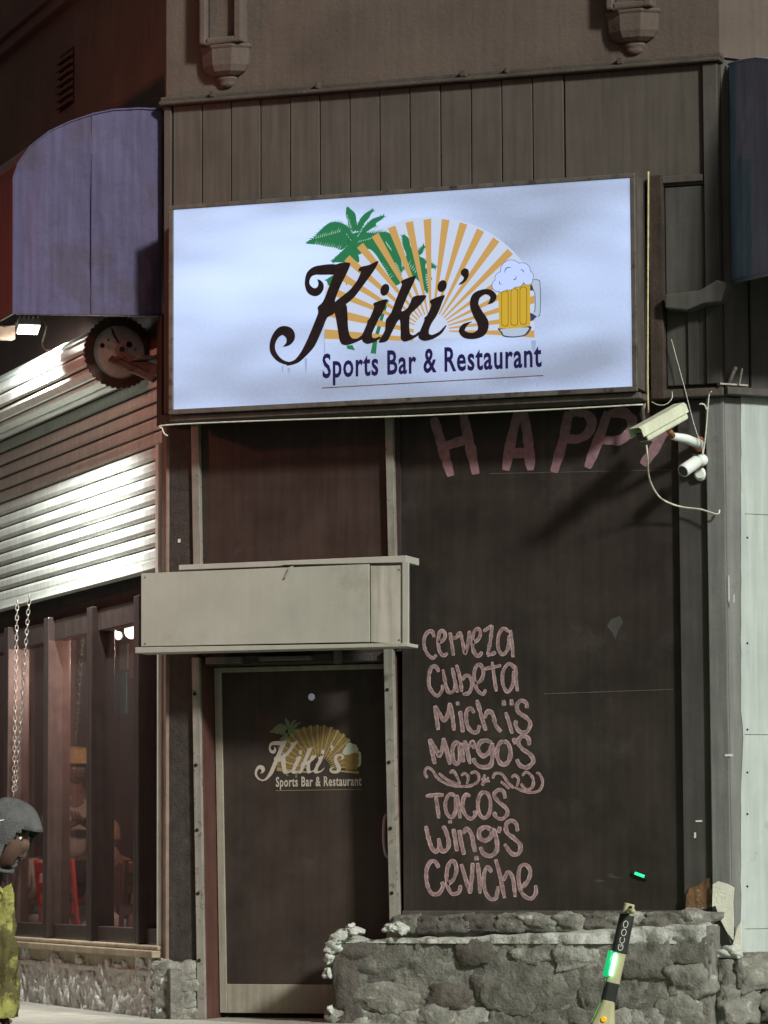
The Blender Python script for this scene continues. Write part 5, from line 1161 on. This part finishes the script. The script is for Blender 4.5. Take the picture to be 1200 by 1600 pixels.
# yellow bag hanging from the hands
bc = CAMP + ray(-22, 1494) * (PD - .10)
bag = thing('yellow_bag', 'crumpled yellow-green bag carried by the stooping hooded person', 'bag', bc)
b = MB(); nx, nz = 30, 40; Wd, Hd, Dp = .125, .47, .10
for i in range(nz + 1):
    t = i / nz
    for k in range(nx * 2):
        a = 2 * PI * k / (nx * 2); cx_, sy_ = math.cos(a), math.sin(a)
        ex = Wd * (abs(cx_) ** .6) * (1 if cx_ > 0 else -1); ey = Dp * (abs(sy_) ** .6) * (1 if sy_ > 0 else -1)
        pin = 1 - .75 * max(0, t - .62) / .38
        q = RT * ex * (1 - .10 * t) + f0 * ey * pin + Vector((0, 0, (t - .5) * Hd + (.05 * cx_ * max(0, t - .6) / .4)))
        q += (RT * cx_ + f0 * sy_) * (.040 * noise.fractal(Vector((q.x * 9, q.y * 9, q.z * 4)) + Vector((3, 1, 2)), .8, 2.2, 4) - .035 * abs(noise.noise(Vector((q.x * 22, q.y * 22, q.z * 7)))))
        b.v.append(q)
for i in range(nz):
    for k in range(nx * 2): b.f.append((i * nx * 2 + k, i * nx * 2 + (k + 1) % (nx * 2), (i + 1) * nx * 2 + (k + 1) % (nx * 2), (i + 1) * nx * 2 + k))
b.f.append(tuple(range(nx * 2)))
loc_build('sack', 'bag_yellow', b, bag, smooth=True)
b = MB(); q0 = RT * .09 + Vector((0, 0, .225)); b.tube([tuple(v) for v in spline([q0 + Vector((0, 0, -.02)), q0 + Vector((0, 0, .045)) - RT * .05, q0 + Vector((0, 0, .06)) - RT * .12, q0 + Vector((0, 0, -.01)) - RT * .18], 5)], .009, 6); loc_build('carry_strap', 'bag_yellow', b, bag, smooth=True)
# guests and chairs built inside the bar in place of reflections in the panes
s_, z_ = LW.px(117, 1300, -.75)
person('guest in a straw hat and grey shirt standing behind the folding window, in place of a reflection', LW.pt(s_, .012, -.75), math.atan2(-.75, .45), False, dict(skin='skin', top='shirt_grey', legs='trousers_dark', hair='hair_dark'), head_yaw=.1, hat='straw', arms='fold')
s_, z_ = LW.px(186, 1300, -.80)
person('fair-haired guest seated inside behind the right pane of the folding window, in place of a reflection', LW.pt(s_, .012, -.80), math.atan2(.2, -.9), True, dict(skin='skin', top='jacket_dark', legs='shorts_pale', hair='hair_brown'), head_yaw=0, arms='lap')
s_, z_ = LW.px(52, 1300, -.45)
person('guest in pale shorts seated inside behind the left pane of the folding window, in place of a reflection', LW.pt(s_, .012, -.55), math.atan2(-.7, .7), True, dict(skin='skin', top='shirt_grey', legs='shorts_pale', hair='hair_dark'), head_yaw=.1, arms='fold')
def chair(label, loc, yaw, m, round_back=False, group='chairs inside the bar', slim=1.0):
    t_ = thing('chair', label, 'chair', loc, group); t_.rotation_euler = (0, 0, yaw)
    b = MB(); b.wbox(-.20, .20, -.20, .20, .43, .46); loc_build('seat', m, b, t_, .01)
    for x in (-.175, .175):
        for y in (-.175, .175):
            b = MB(); b.tube([(x, y, .435), (x * 1.12, y * 1.12, 0)], .019, 8); loc_build('leg', m, b, t_)
    for y in (-.175, .175):
        b = MB(); b.tube([(-.185, y, .44), (-.25, y, .95)], .018, 8); loc_build('back_post', m, b, t_)
    for k in range(3):
        z = .58 + k * .14; b = MB(); b.wbox(-.232 - k * .014, -.214 - k * .014, -.17, .17, z, z + .07); loc_build('back_slat', m, b, t_, .006)
    return t_
s_, z_ = LW.px(196, 1350, -.5); chair('brown wooden chair just inside the right pane of the folding window, in place of a reflection', LW.pt(s_, .012, -.5), 2.6, 'chair_wood')
s_, z_ = LW.px(184, 1300, -.80); chair('brown wooden chair under the fair-haired guest, in place of a reflection', LW.pt(s_, .012, -.84), math.atan2(.2, -.9), 'chair_wood')
s_, z_ = LW.px(52, 1300, -.45); chair('brown wooden chair under the guest in pale shorts, in place of a reflection', LW.pt(s_, .012, -.58), math.atan2(-.7, .7), 'chair_wood')
s_, z_ = LW.px(124, 1420, -.42); chair('red plastic chair just inside the middle pane of the folding window, in place of a reflection', LW.pt(s_, .012, -.42), 1.2, 'red_plastic')
# bulbs and a banner built inside in place of reflections
for i, (x, y, r) in enumerate(((176, 983, .035), (185, 993, .028), (205, 986, .05))):
    s_, z_ = LW.px(x, y, -.9); P_ = LW.pt(s_, z_, -.9)
    bb = thing('pendant_bulb', ('smallest', 'middle', 'largest')[(1, 0, 2)[i]] + ' of three lit bulbs hanging inside behind the right pane, in place of reflections', 'light bulb', P_, 'bulbs inside the bar')
    b = MB(); b.ball((0, 0, 0), r, 14, 10, (1, 1, 1.15)); loc_build('globe', 'bulb_glow', b, bb, smooth=True)
    b = MB(); b.tube([(0, 0, r), (0, 0, r + .05)], r * .5, 10); loc_build('socket', 'black_plastic', b, bb)
    b = MB(); b.tube([(0, 0, r + .05), (0, 0, 3.0 - P_.z)], .004, 6); loc_build('flex', 'black_plastic', b, bb)
s_, z_ = LW.px(190, 985, -.9)
il = bpy.data.lights.new('interior_fill', 'POINT'); il.energy = 180; il.color = (1, .74, .62); il.shadow_soft_size = .06  # added fill lamp near the window, away from the bulbs
io = bpy.data.objects.new('interior_fill', il); COL.objects.link(io); io.location = LW.pt(2.1, 2.35, -.75)
bn = thing('hanging_banner', 'narrow teal and pink banner hanging inside behind the right pane, in place of a reflection', 'banner', LW.pt(*LW.px(192, 1100, -1.3), -1.3))
for (x0, x1, y0, y1, m) in ((174, 197, 1050, 1118, 'poster_teal'), (202, 211, 1000, 1060, 'poster_pink'), (186, 199, 1005, 1048, 'shirt_grey')):
    (a0, z0), (a1, z1) = LW.px(x0, y1, -1.3), LW.px(x1, y0, -1.3)
    b = MB(); b.box(LW, a0, a1, z0, z1, -1.31, -1.30); part('cloth', m, b, bn)

# ------------------------------------------------------------------ kick scooter
SD = 16.2; SP = SD / FPX; SK = SD / 12.0
top = CAMP + ray(982, 1420) * SD
fwd = -r0                                            # it heads to the left
lean = math.tan(math.radians(13.2))
sr = thing('kick_scooter', 'shared kick scooter with beige and black stem and glowing green strip', 'scooter', Vector((top.x, top.y, ROAD)))
H = top.z - ROAD
# local frame: x = heading, y = towards the wall, z = up (relative to the parent at the foot of the stem top)
SQ = Matrix((fwd, f0, Vector((0, 0, 1)))).transposed().to_4x4()
def sb(name, m, b, bevel=0.0, smooth=False, parent=sr):
    b.v = [SQ @ v for v in b.v]; o = bpy.data.objects.new(name, b.mesh(name, m, smooth)); COL.objects.link(o); o.parent = parent
    if bevel: bv = o.modifiers.new('bevel', 'BEVEL'); bv.width = bevel; bv.segments = 3
    return o
def at(t): return Vector((lean * t, 0, H - t))       # along the stem axis, t metres below the top
axis = Vector((lean, 0, -1)).normalized(); perp = Vector((1, 0, lean)).normalized()
def seg_(b, t0, t1, w0, w1, d0, d1, n=12):
    for j, (t, w_, d_) in enumerate(((t0, w0, d0), (t1, w1, d1))):
        for k in range(n):
            a = 2 * PI * (k + .5) / n; cx_ = abs(math.cos(a)) ** .55 * (1 if math.cos(a) > 0 else -1); sy_ = abs(math.sin(a)) ** .55 * (1 if math.sin(a) > 0 else -1)
            b.v.append(at(t) + perp * (w_ / 2 * cx_) + Vector((0, d_ / 2 * sy_, 0)))
    e = len(b.v) - 2 * n
    for k in range(n): b.f.append((e + k, e + (k + 1) % n, e + n + (k + 1) % n, e + n + k))
    b.f += [tuple(e + k for k in range(n - 1, -1, -1)), tuple(e + n + k for k in range(n))]
def T(px_): return (px_ - 1420) * SP                  # photo rows to metres below the top
b = MB(); seg_(b, T(1412), T(1430), .036*SK, .040*SK, .036*SK, .040*SK); sb('clamp', 'scooter_beige', b, .004)
for y_, dx in ((1418, .0), (1427, .004)):
    b = MB(); b.lathe([(.0065*SK, 0), (.0055*SK, .006)], 10, Matrix.Translation(at(T(y_)) + Vector((-.006 + dx, -.0205*SK, 0))) @ Matrix.Rotation(PI / 2, 4, 'X')); sb('bolt_hole', 'gap_dark', b)
b = MB(); seg_(b, T(1429), T(1488), .050*SK, .054*SK, .050*SK, .054*SK); sb('sleeve', 'scooter_black', b, .004)
b = MB(); seg_(b, T(1486), T(1537), .050*SK, .050*SK, .048*SK, .048*SK); sb('stem', 'scooter_beige', b, .004)
b = MB(); seg_(b, T(1534), T(1563), .050*SK, .052*SK, .052*SK, .052*SK); sb('sleeve', 'scooter_black', b, .003)
b = MB(); seg_(b, T(1562), T(1600), .044*SK, .085*SK, .06*SK, .07*SK); seg_(b, T(1600), T(1700), .085*SK, .10*SK, .07*SK, .08*SK); sb('lower_stem', 'scooter_beige', b, .004)
b = MB(); A_ = at(T(1491)) + perp * .012*SK + Vector((0, -.027*SK, 0)); B_ = at(T(1524)) + perp * .012*SK + Vector((0, -.027*SK, 0)); b.tube([A_, B_], .0062*SK, 10); sb('led_strip', 'led_green', b, smooth=True)
b = MB(); A_ = at(T(1491)) + perp * .012*SK + Vector((0, .027*SK, 0)); B_ = at(T(1524)) + perp * .012*SK + Vector((0, .027*SK, 0)); b.tube([A_, B_], .0062*SK, 10); sb('led_strip', 'led_green', b, smooth=True)  # unseen rear strip, added to throw green on the stones
b = MB(); A_ = at(T(1488)) + perp * .026*SK + Vector((0, -.014*SK, 0)); B_ = at(T(1527)) + perp * .026*SK + Vector((0, -.014*SK, 0)); b.tube([A_, B_], .012*SK, 10); sb('led_halo', 'led_spill', b, smooth=True)  # green halo of the strip, put in as a glowing tube
b = MB(); b.lathe([(.010*SK, 0), (.0095*SK, .006), (.006*SK, .008)], 14, Matrix.Translation(at(T(1590)) + Vector((.004, -.036*SK, 0))) @ Matrix.Rotation(PI / 2, 4, 'X')); sb('side_reflector', 'amber_reflector', b)
# letters up the sleeve
def ring_stroke(name, t_c, pts):
    b = MB(); q = [at(T(t_c) + (-v) * SP) + perp * (-u * SP) + Vector((0, -.0272*SK, 0)) for u, v in pts]
    b.tube([tuple(p) for p in spline(q, 4)], .0014*SK, 5); sb(name, 'scooter_print', b)
def arc(a0, a1, rx=3.6, ry=5.0, n=10): return [(rx * math.cos(math.radians(a0 + (a1 - a0) * k / n)), ry * math.sin(math.radians(a0 + (a1 - a0) * k / n))) for k in range(n + 1)]
ring_stroke('lettering', 1444, arc(0, 360)); ring_stroke('lettering', 1456.5, arc(0, 360)); ring_stroke('lettering', 1468, arc(130, 410)); ring_stroke('lettering', 1479, arc(130, 400) + [(0.2, 4.0), (0.2, .2)])
# handlebar across, deck, wheels
b = MB(); hb_ = at(T(1424)); b.tube([hb_ + Vector((-.005, -.26, .004)), hb_ + Vector((0, -.02, 0))], .0125, 10); b.tube([hb_ + Vector((0, .02, 0)), hb_ + Vector((-.005, .26, .004))], .0125, 10); sb('handlebar', 'scooter_beige', b, smooth=True)
foot = at(H - .16)
b = MB(); b.tube([at(T(1700)), foot], .032, 12); sb('steering_tube', 'scooter_beige', b, smooth=True)
fx = foot.x + .05; rx_ = fx - .86
for x in (fx, rx_):
    b = MB()
    for k in range(24):
        a = 2 * PI * k / 24
        for j in range(8):
            c2 = 2 * PI * j / 8; r = .105 + .026 * math.cos(c2); b.v.append(Vector((x + r * math.cos(a), .026 * math.sin(c2), .131 + r * math.sin(a))))
    for k in range(24):
        for j in range(8): b.f.append((k * 8 + j, ((k + 1) % 24) * 8 + j, ((k + 1) % 24) * 8 + (j + 1) % 8, k * 8 + (j + 1) % 8))
    wh = sb('wheel', 'rubber', b, smooth=True)
    b = MB(); b.lathe([(.085, -.02), (.085, .02)], 20, Matrix.Translation((x, 0, .131)) @ Matrix.Rotation(PI / 2, 4, 'X')); sb('rim', 'scooter_black', b, parent=sr)
b = MB(); b.wbox(rx_ + .12, fx - .15, -.085, .085, .10, .155); sb('deck', 'scooter_black', b, .02)
b = MB(); b.hexa([Vector(v) for v in ((fx - .22, -.03, .12), (fx - .02, -.03, .24), (fx - .02, .03, .24), (fx - .22, .03, .12), (fx - .22, -.03, .17), (fx - .06, -.03, .30), (fx - .06, .03, .30), (fx - .22, .03, .17))]); sb('neck', 'scooter_beige', b, .008)
b = MB(); seg__ = [(rx_ + .15 * math.cos(a), .131 + .15 * math.sin(a)) for a in [math.radians(20 + 14 * k) for k in range(9)]]
b.add([Vector((x, -.03, z)) for x, z in seg__] + [Vector((x, .03, z)) for x, z in seg__], [(k, k + 1, 10 + k, 9 + k) for k in range(8)]); fe = sb('mudguard', 'scooter_black', b); so3 = fe.modifiers.new('solid', 'SOLIDIFY'); so3.thickness = .005
b = MB(); b.tube([(fx - .30, -.06, .11), (fx - .33, -.20, .0)], .008, 8); sb('kickstand', 'galv', b)

gl_ = bpy.data.lights.new('led_back_fill', 'POINT'); gl_.energy = 25; gl_.color = (.10, 1.0, .38); gl_.shadow_soft_size = .05  # lamp behind the stem, added for green light on the stones
go_ = bpy.data.objects.new('led_back_fill', gl_); COL.objects.link(go_); go_.parent = sr; go_.location = SQ @ (at(T(1508)) + perp * .02 + Vector((0, .065, 0)))
# small green glow on the dark window, built as an added fixture
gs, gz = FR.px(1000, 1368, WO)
pl_ = thing('green_glow', 'tiny green glow on the dark window above the stone ledge, built as an added fixture', 'light', FR.pt(gs, gz, WO))
b = MB(); b.prism(FR, [(gs - .05, gz + .012), (gs + .045, gz - .028), (gs + .055, gz - .008), (gs - .03, gz + .034)], WO, WO + .016); part('housing', 'black_plastic', b, pl_, bevel=.003)  # housing and lens are made up to carry the glow
b = MB(); b.tube([FR.pt(gs - .026, gz + .014, WO + .016), FR.pt(gs + .030, gz - .006, WO + .016)], .0085, 8); part('lens', 'glow_green', b, pl_, smooth=True)
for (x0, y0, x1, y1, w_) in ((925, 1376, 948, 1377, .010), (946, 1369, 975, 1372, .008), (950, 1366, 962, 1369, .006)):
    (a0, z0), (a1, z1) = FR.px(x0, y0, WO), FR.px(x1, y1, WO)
    b = MB(); b.flat(FR, [(a0, z0), ((a0 + a1) / 2, (z0 + z1) / 2 - w_), (a1, z1), ((a0 + a1) / 2, (z0 + z1) / 2 + w_)], WO + .0016); part('pale_streak', 'stile_paint', b, win, tri=True)  # faint pale streaks left of the green glow

# ------------------------------------------------------------------ unseen traffic signal added at the kerb for the red light on the left
tp = LW.pt(-.15, 0, 2.95)
ts = thing('added_traffic_signal', 'black traffic signal on a pole at the left kerb, added out of view for its red light', 'traffic light', tp)
tgt = LW.pt(.3, 4.9, .6); td = (tgt - (tp + Vector((0, 0, 4.3)))).normalized(); tdh = Vector((td.x, td.y, 0)).normalized()
TQ = Matrix((Vector((-tdh.y, tdh.x, 0)), tdh, Vector((0, 0, 1)))).transposed().to_4x4()
def tb(name, m, b, bevel=0.0, smooth=False):
    b.v = [TQ @ v for v in b.v]; return loc_build(name, m, b, ts, bevel, smooth)
b = MB(); b.lathe([(.11, 0), (.11, .25), (.06, .32), (.055, 4.75), (.03, 4.80)], 16); tb('pole', 'signal_black', b, smooth=True)
b = MB(); b.wbox(-.16, .16, .07, .25, 3.55, 4.55); tb('housing', 'signal_black', b, .03)
for k, z in enumerate((4.38, 4.05, 3.72)):
    Lm = Matrix.Translation((0, .251, z)) @ Matrix.Rotation(-PI / 2, 4, 'X')
    b = MB(); b.lathe([(.105, 0), (.095, .02), (.05, .035), (.01, .04)], 20, Lm); tb('lens', 'signal_red' if k == 0 else 'signal_glass', b, smooth=True)
    b = MB(); n_ = 14; pr = [(.125 * math.cos(math.radians(-10 + 200 * q / n_)), .125 * math.sin(math.radians(-10 + 200 * q / n_))) for q in range(n_ + 1)]
    b.add([Vector((x, .25, z + y)) for x, y in pr] + [Vector((x * .95, .43, z + y - .02)) for x, y in pr], [(q, q + 1, n_ + 2 + q, n_ + 1 + q) for q in range(n_)]); vz = tb('visor', 'signal_black', b); sv_ = vz.modifiers.new('solid', 'SOLIDIFY'); sv_.thickness = .006
rl = bpy.data.lights.new('added_red_lamp', 'POINT'); rl.energy = 85; rl.color = (1.0, .26, .17); rl.shadow_soft_size = .09
ro = bpy.data.objects.new('added_red_lamp', rl); COL.objects.link(ro); ro.parent = ts; ro.location = TQ @ Vector((0, .40, 4.36))
